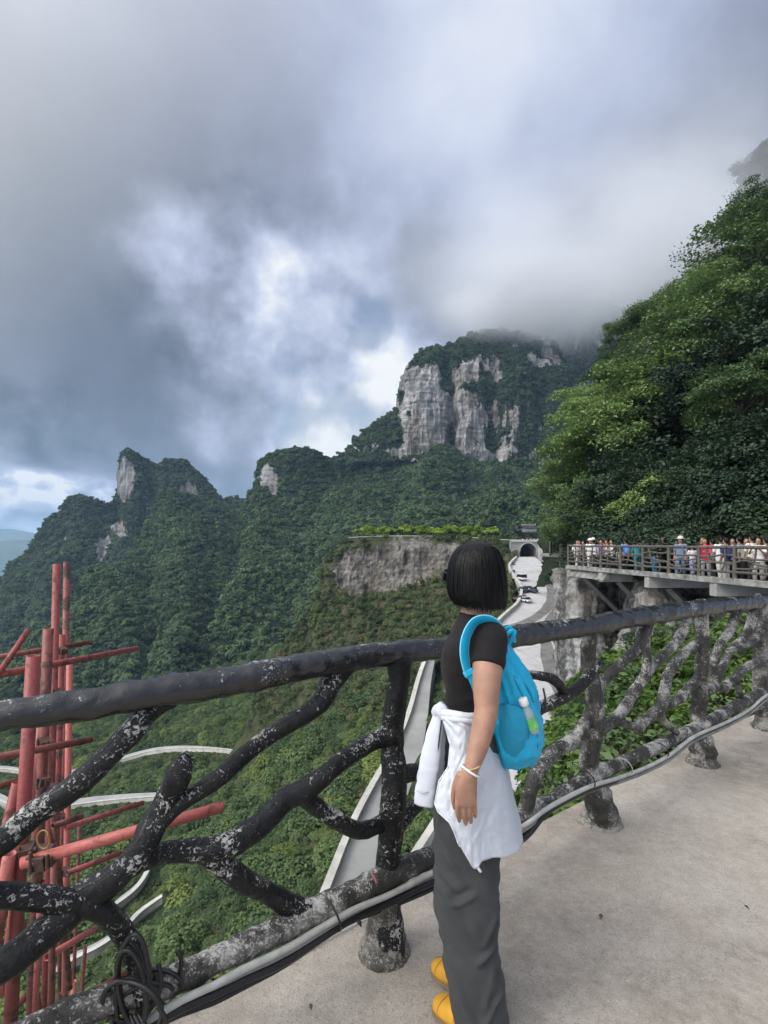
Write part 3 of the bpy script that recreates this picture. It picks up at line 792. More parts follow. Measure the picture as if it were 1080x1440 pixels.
S4 = [[(640, 600, 800), (760, 640, 780), (860, 680, 760), (1000, 700, 760)],
      [(660, 500, 850), (760, 520, 840), (800, 540, 820), (860, 560, 800), (1000, 560, 790)],
      [(670, 478, 900), (720, 455, 900), (780, 440, 900), (840, 428, 880), (868, 436, 870), (890, 430, 850), (930, 380, 830), (1000, 320, 820)]]
W4, k4 = sheet('mountain', S4, 200, 40, 18, 80, M['cliff'], [(800, 470, 90, 60, 0.35)], 0.0, 16, 33, 0.4, 40)
S5 = [[(770, 790, 120), (830, 780, 125), (900, 760, 130), (1000, 740, 130), (1150, 700, 120), (1700, 600, 95)],
      [(800, 700, 140), (850, 650, 145), (920, 560, 150), (1000, 500, 150), (1150, 420, 140), (1700, 250, 105)],
      [(830, 620, 155), (880, 520, 160), (930, 455, 165), (970, 410, 165), (1000, 380, 165), (1030, 330, 165), (1150, 250, 150), (1700, 20, 110)],
      [(850, 600, 162), (895, 495, 170), (945, 430, 175), (985, 380, 178), (1018, 335, 178), (1045, 285, 178), (1052, 245, 178), (1072, 212, 178), (1110, 170, 178), (1150, 120, 175), (1250, 80, 165), (1700, -180, 125)]]
W5, k5 = sheet('cliff', S5, 460, 40, 4, 18, M['cliff'], [(1000, 380, 60, 70, 0.7), (930, 480, 60, 50, 0.5)], -0.1, 4, 44, 0.35, 14)
# terrace with its rock face, and the scrub slope under it
S6 = [[(300, 1130, 158), (420, 1060, 152), (520, 1010, 145), (600, 960, 148), (660, 915, 152), (722, 880, 128)],
      [(380, 945, 190), (440, 890, 200), (520, 880, 196), (600, 885, 190), (660, 870, 178), (724, 850, 150)],
      [(430, 858, 206), (472, 838, 214), (540, 842, 212), (600, 848, 206), (660, 838, 196), (728, 822, 172)],
      [(446, 838, 216), (476, 800, 222), (540, 805, 222), (600, 808, 219), (660, 805, 212), (728, 798, 200)],
      [(464, 800, 224), (483, 762, 227), (540, 759, 227), (600, 759, 225), (660, 761, 222), (728, 765, 216)],
      [(470, 790, 232), (490, 757.5, 232), (540, 755.5, 231), (600, 755.5, 229), (660, 757, 226), (728, 761, 221)],
      [(480, 780, 262), (497, 757, 262), (540, 756, 260), (600, 756, 258), (660, 757, 255), (735, 760, 250)]]
W6, k6 = sheet('hillside', S6, 300, [40, 30, 26, 24, 4, 6], 3.2, 16, M['brown'], [(490, 812, 22, 32, 0.9), (580, 776, 70, 20, 0.75), (535, 805, 62, 32, 0.8), (625, 795, 70, 28, 0.42), (600, 870, 40, 14, 0.15)], -0.02, 2.6, 55, 0.4, 12, damp=lambda x, y: np.clip((y - 761) / 16, 0.03, 1))
S7 = [[(-420, 1900, 40), (0, 1900, 32), (300, 1800, 26), (620, 1750, 24), (800, 1500, 24)],
      [(-260, 1460, 78), (0, 1450, 70), (200, 1440, 60), (450, 1440, 47), (620, 1430, 40), (860, 1330, 38)],
      [(-200, 1310, 112), (0, 1305, 103), (200, 1300, 92), (400, 1300, 70), (600, 1300, 56), (860, 1240, 50)],
      [(-170, 1210, 152), (0, 1200, 142), (200, 1190, 128), (400, 1185, 97), (550, 1185, 80), (720, 1180, 65), (860, 1160, 60)],
      [(-160, 1115, 218), (0, 1110, 207), (200, 1100, 188), (350, 1085, 154), (500, 1065, 124), (620, 1055, 104), (720, 1055, 92), (860, 1060, 80)],
      [(-160, 1055, 272), (0, 1050, 264), (150, 1042, 252), (300, 1022, 218), (430, 992, 184), (600, 965, 154), (720, 935, 134), (860, 930, 118)],
      [(-160, 1000, 350), (0, 992, 348), (100, 980, 340), (250, 960, 325), (380, 925, 275), (460, 875, 250), (600, 860, 245), (760, 850, 240), (860, 850, 235)]]


def s7_depth(px, py):
    """distance of the undisplaced valley side at a photo point"""
    best = None
    for a, b_ in zip(S7[:-1], S7[1:]):
        a, b_ = np.array(a), np.array(b_)
        ya, da = np.interp(px, a[:, 0], a[:, 1]), np.interp(px, a[:, 0], a[:, 2]); yb, db = np.interp(px, b_[:, 0], b_[:, 1]), np.interp(px, b_[:, 0], b_[:, 2])
        if yb <= py <= ya: t_ = (ya - py) / (ya - yb); return da * (1 - t_) + db * t_
    return 120.0


VALLEY = []


def carve(W):
    """valley side cut down to the valley roads' beds"""
    for c, w in VALLEY:
        dd = np.linalg.norm(W[:, :, None, :2] - c[None, None, :, :2], axis=-1); k = dd.argmin(-1); dm = dd.min(-1)
        zr = c[k, 2] - 1.0 + np.clip(dm - w - 3, 0, 99) * .55
        W[..., 2] = np.where(dm < w + 14, np.minimum(W[..., 2], zr), W[..., 2])
    return W


strip([(-60, 1082, 250), (0, 1080, 250), (40, 1085, 246), (75, 1087, 243), (120, 1083, 240), (155, 1072, 236), (195, 1060, 232), (225, 1054, 230), (262, 1052, 228), (310, 1054, 222), (352, 1062, 210)], [7] * 9 + [5, 1.5], 'pale parapet of the uppermost valley road across the forested slope')
strip([(-60, 1100, 215), (0, 1122, 205), (22, 1133, 200), (60, 1135, 196), (100, 1130, 192), (150, 1124, 188), (225, 1119, 184), (262, 1124, 176)], [12, 13, 13, 12, 12, 11, 9, 1.5], 'white parapet of the middle valley road behind the red scaffold')
strip([(70, 1372, 96), (100, 1350, 100), (140, 1330, 104), (175, 1305, 109), (195, 1285, 113), (215, 1272, 116), (228, 1266, 118)], [16, 16, 15, 13, 11, 7, 1.5], 'pale parapet of the lowest valley road under the cable coil')
strip([(150, 1282, 118), (168, 1268, 121), (188, 1252, 124), (203, 1234, 128), (212, 1216, 131)], [8, 12, 12, 9, 1.5], 'short pale parapet above the lowest valley road bend')


W7, k7 = sheet('hillside', S7, 340, [24, 30, 30, 34, 36, 36], 4.5, 26, M['valley'], [(215, 1095, 18, 12, 0.9), (110, 1050, 40, 12, 0.55), (205, 1040, 30, 10, 0.5), (600, 1010, 14, 60, 0.4), (300, 1060, 20, 10, 0.3)], -0.3, 0, 66, 0.2, 14)

# ------------------------------------------------------------------ forest on the slopes
far_p = proto_set('far_crowns', 6, 260, 0.17, M['leaf_far'], 6, 2)
mid_p = proto_set('mid_crowns', 6, 2400, 0.062, M['leaf_mid'], 10, 3)
scr_p = proto_set('scrub_crowns', 5, 500, 0.12, M['leaf_scrub'], 6, 4)
for (Ws, k, dens, r0, r1, pr, nm, lab, cat, kr) in (
        (W1, k1, 0.055, 2.4, 5.0, far_p, 'forest', 'dark forest covering the twin-topped mountain on the far left', 'forest', 0.40),
        (W2, k2, 0.085, 1.9, 4.6, far_p, 'forest', 'green forest covering the broad ridge below the big cliff', 'forest', 0.40),
        (W3, k3, 0.060, 1.8, 4.2, far_p, 'forest', 'dark trees clinging to ledges of the big limestone cliff', 'forest', 0.34),
        (W4, k4, 0.012, 4.0, 7.0, far_p, 'forest', 'forest on the mountain fading into the mist', 'forest', 0.3),
        (W5, k5, 0.05, 1.6, 3.2, far_p, 'forest', 'trees on the misty cliff high above the walkway', 'forest', 0.36),
        (W6, k6, 0.30, 0.7, 1.9, scr_p, 'scrub', 'olive scrub on the slope under the terrace rock face', 'scrub', 0.36),
        (W7, k7, 0.085, 1.7, 3.9, mid_p, 'forest', 'leafy woodland filling the valley below the railing', 'forest', 0.42)):
    pts = sample(Ws[:, :], k, dens, RNG, kr, r1 * .8 if Ws is W7 or Ws is W6 else 0)
    if Ws is W6: pts = pts[pts[:, 1] < 229]
    if Ws is W7: pts = pts[pts[:, 1] > 24]
    sc = r0 + (r1 * 1.3 - r0) * RNG.random(len(pts)) ** 2.6
    scatter(nm, pts, sc, pr, lab, cat, RNG)

_r = ROADS; ROADS = [(c, w - 1.6) for c, w in ROADS]
pts = sample(W7, k7, 0.30, RNG, 0.5); pts = pts[pts[:, 1] > 24]; ROADS = _r
scatter('undergrowth', pts, .5 + .9 * RNG.random(len(pts)), scr_p, 'low bushes along the valley roads below', 'undergrowth', RNG)
# ------------------------------------------------------------------ terrace: fence and lime-green trees
def unit_tree(name, mats, R, rng, sprays=26, per=46, leaf=0.13, limbs=7, trunk_r=0.05, flat=0.34, height=1.0):
    """tree as an Empty with trunk (limbs joined) and crown; R crown radius, crown centre at 1.25R height"""
    root = empty(name); C = []; Nn = []
    cz = height * R * 1.25; tm = MB()
    tm.tube([(0, 0, -0.4 * R), (0.05 * R, 0, cz * 0.45), (-0.03 * R, 0.04 * R, cz), (0.02 * R, 0, cz + 0.7 * R)], [trunk_r * R * 1.5, trunk_r * R * 1.1, trunk_r * R * .75, trunk_r * R * .2], 8)
    nb = max(5, sprays // 8); B_ = []
    for k in range(nb):
        d = unit(np.array([math.cos(2.4 * k), math.sin(2.4 * k), 0]) * math.sqrt(1 - (1.0 - 1.55 * (k + .5) / nb) ** 2 * .98) + np.array([0, 0, 1.0 - 1.55 * (k + .5) / nb]) + rng.normal(0, .16, 3)); B_.append((d, R * rng.uniform(.5, .82)))
    for s in range(sprays):
        d, r = B_[s % nb]; c0 = np.array([0, 0, cz]) + d * r * np.array([1.05, 1.05, 0.85])
        off = rng.normal(size=3) * np.array([.24, .24, .15]) * R; c = c0 + off * (s >= nb)
        if s >= nb and rng.random() < .25: dd = unit(rng.normal(size=3)); c = np.array([0, 0, cz]) + dd * R * rng.uniform(.6, 1.08) * np.array([1, 1, .85])
        c[2] -= .12 * (off[0] * d[0] + off[1] * d[1])
        if s < nb or rng.random() < .12: tm.tube([(0, 0, cz * (0.5 + .4 * rng.random())), (c * np.array([.5, .5, 1]) + np.array([0, 0, cz * .9])) / 2 + rng.normal(0, .05 * R, 3) + c * np.array([.2, .2, 0]), c], [trunk_r * R * .6, trunk_r * R * .35, trunk_r * R * .1], 5)
        rs = R * (0.15 + 0.20 * rng.random()); out = np.array([d[0], d[1], 0])
        q = np.clip(rng.normal(size=(per, 3)), -1.7, 1.7) * np.array([0.55, 0.55, 0.55 * flat]) * rs
        q[:, 2] -= 0.35 * (q @ out) * 1.0 + 0.10 * (q[:, 0] ** 2 + q[:, 1] ** 2) / rs
        C.append(c + q); Nn.append(unit(np.array([0, 0, 1.0]) + out * 0.45 + rng.normal(0, 0.5, (per, 3))))
    V, Fq = leaf_quads(np.concatenate(C), np.concatenate(Nn), leaf * R, rng, 0.55)
    tm.build('trunk', mats[1], root); mk('crown', V, Fq, mats[0], root, smooth=False)
    return root


rng = np.random.default_rng(5)
limeA = unit_tree('tree', (M['leaf_lime'], M['bark']), 2.0, rng, 16, 34, 0.16)
limeB = unit_tree('tree', (M['leaf_mid'], M['bark']), 1.7, rng, 14, 34, 0.16)
first = {0: True, 1: True}
TER = [(512, 232, 0), (524, 231, 0), (534, 233, 0), (545, 231, 0), (556, 232, 1), (566, 231, 0), (577, 230, 0), (588, 230, 0), (597, 229, 0), (606, 231, 0), (615, 229, 0), (624, 230, 0), (633, 228, 0), (642, 229, 0), (651, 228, 0), (660, 227, 0), (670, 226, 0), (681, 226, 1), (692, 225, 0)]
for i, (px, D, k) in enumerate(TER):
    py = 757 + (px - 520) * 0.012; loc = P(px, py, D); src = (limeA, limeB)[k]
    lab = ('lime green young tree in the row along the terrace edge', 'darker small tree in the row along the terrace edge')[k]
    o = src if first[k] else dup(src); first[k] = False
    o.location = tuple(loc + np.array([0, 0, -0.6])); o.scale = (1.6 + .5 * rng.random(), 1.6 + .5 * rng.random(), 1.35 + .4 * rng.random()); o.rotation_euler = (0, 0, rng.random() * 6)
    setp(o, lab, 'tree', 'trees planted along the terrace')
fe = empty('fence', P(490, 757, 229), 'white fence along the edge of the planted terrace', 'fence')
fl = np.array([P(488, 759, 228), P(540, 757, 228), P(600, 757, 226), P(660, 759, 223), P(722, 763, 218)]) + np.array([0, 0, -0.2])
fr, _ = catmull(fl, np.zeros(5)); fr2, _ = resample(fr, np.zeros(len(fr)), 1.6)
MB().tube(fr + np.array([0, 0, 1.15]), 0.09, 5).tube(fr + np.array([0, 0, .6]), 0.06, 5).build('rail', M['white'], fe)
pb = None
for p in fr2[::2]:
    if pb is None: pb = MB().box(fr2[0] + np.array([0, 0, .5]), (.2, .2, 1.6)).build('post', M['white'], fe, False); p0 = p
    else:
        c = pb.copy(); COL.objects.link(c); c.parent = fe; c.location = tuple(p - p0)

# ------------------------------------------------------------------ tunnel gate and pavilion
GD = 212.0; gx = lambda px: (px - CX) / F * GD; gz = lambda py: EYE + (H0 - py) / F * GD
gate = empty('tunnel_gate', (gx(741), GD, gz(786)), 'grey stone gatehouse with a dark arched tunnel over the road', 'gatehouse')
x0, x1 = gx(717), gx(764); zb, zt = gz(790), gz(762); ac, ar, az = gx(741), 3.2, gz(775.5)
m = MB(); n = 18
arch = [(ac - ar, zb)] + [(ac + ar * math.cos(math.pi - a), az + ar * math.sin(a)) for a in np.linspace(0, math.pi, n)] + [(ac + ar, zb)]
outer = [(x0, zb)] + [(x0 + (x1 - x0) * t, zt) if True else None for t in np.linspace(0, 1, n)] + [(x1, zb)]
V = []; Fc = []
for yy in (GD - 2.0, GD + 9.0):
    V += [(x, yy, z) for x, z in arch] + [(x, yy, z) for x, z in outer]
k = len(arch)
for i in range(k - 1):
    Fc.append((i, i + 1, k + i + 1, k + i)); Fc.append((2 * k + i + 1, 2 * k + i, 3 * k + i, 3 * k + i + 1))
    Fc.append((k + i, k + i + 1, 3 * k + i + 1, 3 * k + i)); Fc.append((i + 1, i, 2 * k + i, 2 * k + i + 1))
m.add(V, Fc).build('wall', M['stone'], gate, False)
m = MB(); R = []
for i, (x, z) in enumerate(arch[1:-1]):
    a = math.pi - i * math.pi / (n - 1); dx, dz = math.cos(a) * .55, math.sin(a) * .55
    R.append([(x, GD - 2.25, z), (x + dx, GD - 2.25, z + dz), (x + dx, GD - 2.01, z + dz), (x, GD - 2.01, z)])
m.rings(R).build('arch', simple('pale_arch_stone', (.36, .355, .35), .9, .2, 1), gate, False)
MB().box((ac, GD + 8.6, (zb + az) / 2 + 1), (2 * ar + .4, .3, (az - zb) + ar * 2 + 2)).build('tunnel_end', M['dark'], gate, False)
MB().box((gx(757.5), GD - 2.8, (zb + zt) / 2 - .6), (1.6, 1.6, zt - zb - 1.2)).build('buttress', simple('pale_buttress', (.46, .45, .44), .9, .2, .8), gate, False)
MB().box(((x0 + x1) / 2, GD - 2.15, zt + .45), (x1 - x0 + .6, .4, .9)).build('parapet', M['parapet'], gate, False)


def roof(cx_, cy_, z, w, d, h, up, parent, name='roof'):
    u = np.linspace(-1, 1, 21); U, Vv = np.meshgrid(u, u); mm = np.maximum(abs(U), abs(Vv)); f = 0.5
    ridge = np.clip((1 - np.maximum(np.abs(Vv), np.clip((np.abs(U) - f) / (1 - f), 0, 1))), 0, 1)
    Z = z + h * ridge ** 1.35 + up * (np.abs(U) ** 3 * np.abs(Vv) ** 3)
    Wt = np.stack([cx_ + U * w / 2 * (1 + .06 * np.abs(Vv) ** 4), cy_ + Vv * d / 2 * (1 + .06 * np.abs(U) ** 4), Z], -1)
    return mk(name, Wt.reshape(-1, 3), grid_faces(21, 21), M['tile'], parent, True, solid=0.22)


pav = empty('pavilion', (gx(746), GD + 4, zt), 'small dark tiled pavilion with two tiers of upturned eaves on the gate', 'pavilion')
pc, pz = gx(747), zt
for sx in (-3.6, -1.2, 1.2, 3.6):
    for sy in (-2, 2):
        MB().tube([(pc + sx, GD + 4 + sy, pz - .2), (pc + sx, GD + 4 + sy, pz + 3.2)], .2, 8, smooth=False, rnd=False).build('column', M['timber'], pav)
MB().box((pc, GD + 4, pz + 3.2), (8.2, 5.0, .4)).build('beam', M['timber'], pav, False)
roof(pc, GD + 4, pz + 3.4, 12.5, 8.0, 1.3, 1.6, pav)
MB().box((pc, GD + 4, pz + 4.6), (5.6, 3.4, 1.5)).build('upper_storey', M['white'], pav, False)
roof(pc, GD + 4, pz + 5.2, 9.2, 6.0, 1.5, 1.6, pav)
MB().tube([(pc - 2.8, GD + 4, pz + 7.0), (pc - 2.2, GD + 4, pz + 6.7), (pc + 2.2, GD + 4, pz + 6.7), (pc + 2.8, GD + 4, pz + 7.0)], .18, 6).build('ridge', M['parapet'], pav)

# ------------------------------------------------------------------ parked vehicles by the road
def car(label, px, py, D, colr, rz, van=False):
    loc = P(px, py, D); loc[2] = np.interp(loc[1], mainL[::-1, 1], mainL[::-1, 2]) + 0.02
    r = empty('parked_van' if van else 'parked_car', loc, label, 'van' if van else 'car', 'vehicles parked on the road below the gate', rz)
    L, Wd, Hh = (4.6, 1.85, 1.95) if van else (4.3, 1.75, 1.42); R = []; paint = simple('car_paint', colr, .3, .05, 2)
    prof = [(-.5, .35, .62), (-.47, .3, .82), (-.2, .28, .9), (.25, .28, .9), (.46, .3, .78), (.5, .35, .6)]
    Mx = np.array(world_of(r))
    tr = lambda V: np.asarray(V, float) @ Mx[:3, :3].T + Mx[:3, 3]
    for y, z0, z1 in prof: R.append(tr([(-Wd / 2, y * L, z0), (Wd / 2, y * L, z0), (Wd / 2, y * L, z1 * (1.1 if van else .95)), (-Wd / 2, y * L, z1 * (1.1 if van else .95))]))
    MB().rings(R).build('body', paint, r, True, 0.08)
    a, b = ((-.47, .36), (-.44, .22)) if van else ((-.38, .22), (-.22, .08))
    Rr = [tr([(-s * Wd / 2, p0 * L, z), (s * Wd / 2, p0 * L, z), (s * Wd / 2, p1 * L, z), (-s * Wd / 2, p1 * L, z)]) for s, p0, p1, z in ((.97, a[0], a[1], .84), (.85, b[0], b[1], Hh - .04))]
    MB().rings(Rr).build('window', simple('car_glass', (.02, .025, .03), .1), r, False)
    MB().box(tr([(0, (b[0] + b[1]) / 2 * L, Hh)])[0], (Wd * .84, abs(b[1] - b[0]) * L, .08), Mx[:3, :3]).build('roof', paint, r, False)
    for sx in (-1, 1):
        for sy in (-.3, .3):
            MB().tube(tr([(sx * (Wd / 2 - .2), sy * L, .32), (sx * (Wd / 2 + .02), sy * L, .32)]), .32, 12, smooth=False, rnd=False).build('wheel', M['cable'], r)
    return r


car('white van parked by the outer parapet below the gate', 733, 815, 170, (.7, .7, .7), .25, True)
car('black car parked against the outer parapet', 734.5, 833, 155, (.03, .03, .035), .5)
car('silver car parked beside the black car', 741, 831.5, 156.5, (.40, .41, .43), .4)
car('dark grey car parked nearest the middle of the road', 748, 833.5, 154.8, (.07, .07, .08), .3)
car('dark red car parked alone farther down the road', 733.5, 846, 145, (.16, .05, .05), .8)
car('white car parked at the lower end of the vehicles', 738, 848, 143.5, (.62, .62, .62), .5)

# ------------------------------------------------------------------ right side: rock, hill, trees, far walkway
WX = lambda Y: 10.5 + (31 - Y) * 0.14            # outer edge of the far walkway
WZ = 0.39; WF = 0.17        # kerb top and floor of the far walkway
# the hill behind the walkway
HB = [[(762, 830, 74), (800, 818, 40), (850, 815, 33), (930, 812, 27), (1010, 815, 23), (1120, 825, 19), (1400, 845, 13.5)],
      [(764, 800, 75), (806, 790, 40.5), (850, 780, 34), (930, 775, 28), (1010, 770, 24), (1120, 765, 20), (1400, 760, 14.5)],
      [(772, 745, 78), (830, 705, 56), (900, 650, 50), (1000, 600, 43), (1120, 545, 38), (1400, 500, 30)],
      [(795, 700, 84), (845, 610, 66), (900, 545, 62), (970, 490, 60), (1030, 430, 59), (1090, 365, 58), (1400, 230, 50)],
      [(805, 690, 95), (855, 600, 80), (910, 540, 78), (980, 485, 76), (1040, 420, 76), (1110, 350, 75), (1400, 210, 70)]]
WH, kh = sheet('hillside', HB, 170, [10, 26, 26, 8], 1.6, 6, M['soil'], [(1000, 770, 120, 30, .2)], -0.15, 0.8, 77, 0.3, 5)
shr_p = proto_set('hill_shrubs', 5, 3200, 0.046, M['leaf_shaded'], 10, 8)
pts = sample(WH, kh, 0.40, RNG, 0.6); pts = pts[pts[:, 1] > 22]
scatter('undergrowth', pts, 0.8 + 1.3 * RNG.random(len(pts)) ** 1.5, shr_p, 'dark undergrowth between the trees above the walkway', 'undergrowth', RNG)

ROCK = [[(775, 1120, 36), (850, 1120, 30), (930, 1100, 24), (1010, 1080, 20.5), (1120, 1060, 17), (1400, 1050, 13)],
        [(783, 960, 35.5), (830, 960, 31), (870, 950, 30), (930, 945, 25), (1010, 940, 23), (1120, 930, 19), (1400, 930, 14)],
        [(786, 880, 35), (815, 880, 31.5), (845, 875, 30.5), (870, 872, 33), (920, 870, 24), (945, 868, 23.5), (975, 866, 27), (1020, 870, 24.5), (1120, 880, 20), (1400, 880, 15)],
        [(788, 830, 35), (815, 826, 32), (842, 832, 31), (865, 835, 34), (915, 842, 25.5), (950, 842, 25), (980, 845, 28), (1020, 850, 25), (1120, 860, 20.5), (1400, 860, 15)],
        [(792, 803, 35.5), (815, 806, 33), (842, 808, 32), (865, 810, 34.5), (915, 815, 29), (950, 818, 28), (980, 820, 27.5), (1020, 822, 25), (1120, 832, 21), (1400, 840, 15.5)]]
WR, kr_ = sheet('cliff', ROCK, 300, [30, 40, 30, 16], 0.9, 4.5, M['near_rock'], [(815, 870, 40, 80, .35)], 0.75, 0.9, 88, 0.2, 3)
pts = sample(WR[:70], kr_[:70], 0.30, RNG, 0.74)
scatter('undergrowth', pts, 0.3 + .6 * RNG.random(len(pts)), shr_p, 'small plants rooted in the rock under the walkway', 'undergrowth', RNG)
# rock shoulder left of the walkway with bushes, down to the road
SH = [[(812, 1010, 52), (822, 1000, 48), (860, 1000, 44)], [(800, 900, 90), (808, 890, 64), (860, 880, 46)], [(804, 832, 140), (809, 820, 78), (860, 810, 48)], [(788, 800, 180), (798, 785, 90), (860, 775, 52)], [(776, 782, 196), (796, 766, 95), (860, 745, 56)]]
WS, ks = sheet('hillside', SH, 90, 22, 1.3, 7, M['brown'], [(795, 880, 20, 40, .7)], -.1, .8, 99, .3, 6)
pts = sample(WS, ks, 0.22, RNG, .35)
scatter('scrub', pts, .7 + 1.3 * RNG.random(len(pts)), mid_p, 'green bushes on the shoulder between the tunnel gate and walkway', 'scrub', RNG)

rng = np.random.default_rng(21)
TP = {k: [unit_tree('tree', (M[mt], M['bark']), 3.4, rng, sp, per, lf, 14, 0.045, 0.46) for _ in range(v)]
      for k, (mt, sp, per, lf, v) in {'bright': ('leaf_bright', 84, 200, 0.029, 2), 'near': ('leaf_near', 86, 200, 0.029, 3), 'dark': ('leaf_shaded', 86, 190, 0.032, 2)}.items()}
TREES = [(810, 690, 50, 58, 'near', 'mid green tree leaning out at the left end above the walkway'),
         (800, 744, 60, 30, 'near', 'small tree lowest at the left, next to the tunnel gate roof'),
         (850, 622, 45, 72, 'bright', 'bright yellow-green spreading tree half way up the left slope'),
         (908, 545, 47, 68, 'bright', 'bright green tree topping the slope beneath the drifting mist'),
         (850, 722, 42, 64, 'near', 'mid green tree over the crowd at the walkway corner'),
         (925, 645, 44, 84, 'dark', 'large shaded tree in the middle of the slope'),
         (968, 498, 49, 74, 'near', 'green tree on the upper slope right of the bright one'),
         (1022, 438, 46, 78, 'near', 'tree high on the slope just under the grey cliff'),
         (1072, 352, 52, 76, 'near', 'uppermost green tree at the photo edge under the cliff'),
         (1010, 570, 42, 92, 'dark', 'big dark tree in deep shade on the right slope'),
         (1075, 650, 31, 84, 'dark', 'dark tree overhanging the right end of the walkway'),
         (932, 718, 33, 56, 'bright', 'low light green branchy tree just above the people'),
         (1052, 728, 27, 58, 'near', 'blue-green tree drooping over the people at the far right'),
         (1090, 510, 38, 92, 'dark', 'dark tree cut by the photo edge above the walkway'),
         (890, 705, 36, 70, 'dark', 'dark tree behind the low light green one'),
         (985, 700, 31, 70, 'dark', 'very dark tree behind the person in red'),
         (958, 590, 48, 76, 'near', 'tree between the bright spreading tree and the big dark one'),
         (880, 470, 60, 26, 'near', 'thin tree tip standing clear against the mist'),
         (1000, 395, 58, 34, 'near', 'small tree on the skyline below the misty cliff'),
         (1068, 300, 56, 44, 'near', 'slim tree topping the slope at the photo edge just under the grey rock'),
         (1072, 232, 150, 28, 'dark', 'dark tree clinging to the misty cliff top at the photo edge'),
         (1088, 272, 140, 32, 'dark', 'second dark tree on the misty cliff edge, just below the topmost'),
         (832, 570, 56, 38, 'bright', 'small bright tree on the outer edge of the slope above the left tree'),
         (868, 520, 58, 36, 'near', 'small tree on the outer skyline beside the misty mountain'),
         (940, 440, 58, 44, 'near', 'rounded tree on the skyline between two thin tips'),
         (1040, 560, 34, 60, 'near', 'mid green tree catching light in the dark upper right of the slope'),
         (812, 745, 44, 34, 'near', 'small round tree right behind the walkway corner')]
used = set()
for px, py, D, rp, kd, lab in TREES:
    R = rp / F * D; j = rng.integers(0, len(TP[kd])); src = TP[kd][j]
    if (kd, j) in used: o = dup(src)
    else: o = src; used.add((kd, j))
    s = R / 3.4 / .98; c = P(px, py, D); o.location = tuple(c - np.array([0, 0, 3.4 * 1.25 * s])); o.scale = (s * 1.12, s * 1.12, s * (.9 + .2 * rng.random()))
    o.rotation_euler = (0, 0, rng.random() * 6.28); setp(o, lab, 'tree', 'trees on the slope above the walkway')
for kd, v in TP.items():
    for j, t in enumerate(v):
        if (kd, j) not in used:
            for ch in list(t.children): bpy.data.objects.remove(ch)
            bpy.data.objects.remove(t)

# far walkway: slab, beams, struts
wk = empty('walkway', (12, 22, WZ), 'concrete cliff walkway on beams carrying the crowd', 'walkway')
ys = [31.2, 27, 23, 19, 15, 11]
R = []
for Y in ys:
    x = WX(Y); R.append([(x, Y, WZ - .22), (x + 4.4, Y + .6, WZ - .22), (x + 4.4, Y + .6, WF), (x + .28, Y, WF), (x + .28, Y, WZ), (x, Y, WZ)])
MB().rings(R).build('slab', M['slab'], wk, False, 0.02)
MB().rings([[(WX(Y) + .004, Y, WZ - .62), (WX(Y) + .3, Y, WZ - .62), (WX(Y) + .3, Y, WZ - .222), (WX(Y) + .25, Y, WZ - .222)] for Y in (31.0, 27.2)]).build('edge_beam', M['slab'], wk, False)
for Y in (31.0, 27.6, 23.8, 19.9, 17.0, 13.5):
    MB().box((WX(Y) + 2.2, Y, WZ - .47), (4.3, .42, .48)).build('beam', simple('beam_concrete', (.30, .295, .275), .85, .25, 1.5), wk, False, 0.02)
    a = np.array((WX(Y) + 1.0, Y, WZ - .7)); b = np.array((WX(Y) + 3.2, Y, WZ - 2.9))
    MB().tube([a, b], .17, 4, smooth=False, rnd=False).build('strut', simple('strut_concrete', (.13, .125, .115), .85, .3, 1.5), wk, False)
sp = empty('walkway', P(786, 785, 46), 'short far walkway piece beyond the crowded corner', 'walkway')
MB().box(P(787, 781, 46) + np.array([.2, 1, 0]), (1.6, 5, .25)).build('slab', M['slab'], sp, False)
MB().box(P(795, 790, 45) + np.array([0, 1, 0]), (.25, .25, 3.0)).build('beam', M['slab'], sp, False)


def far_fence(y0, y1, n, xf, z, label, seed):
    f = empty('railing', (xf(y0), y0, z), label, 'railing'); rr = np.random.default_rng(seed)
    Y = np.linspace(y0, y1, n + 1); nod = [np.array([xf(y) + .08, y, z]) for y in Y]
    up = np.array([0, 0, 1.0])
    post = None
    for q in nod:
        if post is None: post = MB().tube([q - up * .05, q + up * .5, q + up * 1.14], [.085, .07, .075], 10, noise=.08, seed=seed).build('post', M['far_rail'], f); q0 = q
        else: c = post.copy(); COL.objects.link(c); c.parent = f; c.location = tuple(q - q0)
    MB().tube([q + up * (1.1 + rr.normal(0, .008)) for q in nod], .062, 10, step=.3, noise=.08, seed=seed).build('top_rail', M['far_rail'], f)
    MB().tube([q + up * .22 for q in nod], .05, 8, step=.3, noise=.1, seed=seed + 1).build('bottom_rail', M['far_rail'], f)
    for i in range(n):
        a, b = nod[i], nod[i + 1]; at = lambda t, h: a * (1 - t) + b * t + up * h
        for k in range(3):
            h0 = .38 + k * .2 + rr.uniform(-.06, .06); h1 = .40 + k * .2 + rr.uniform(-.14, .14)
            MB().tube([at(0, h0), at(.3, (h0 + h1) / 2 + rr.uniform(-.12, .12)), at(.65, (h0 + h1) / 2 + rr.uniform(-.1, .1)), at(1, h1)], .036, 7, step=.15, noise=.12, seed=i * 3 + k).build('branch', M['far_rail'], f)
        for s in (0, 1):
            t0 = rr.uniform(.2, .45) if s == 0 else rr.uniform(.55, .8); t1 = t0 + rr.uniform(-.22, .22)
            MB().tube([at(t0, .22), at((t0 + t1) / 2 + .05, .6), at(t1, 1.1)] if rr.random() < .5 else [at(t0, .0), at(t0 + .12, .2), at(t1, .55)], .034, 7, step=.15, noise=.12, seed=i * 7 + s).build('branch', M['far_rail'], f)
    return f


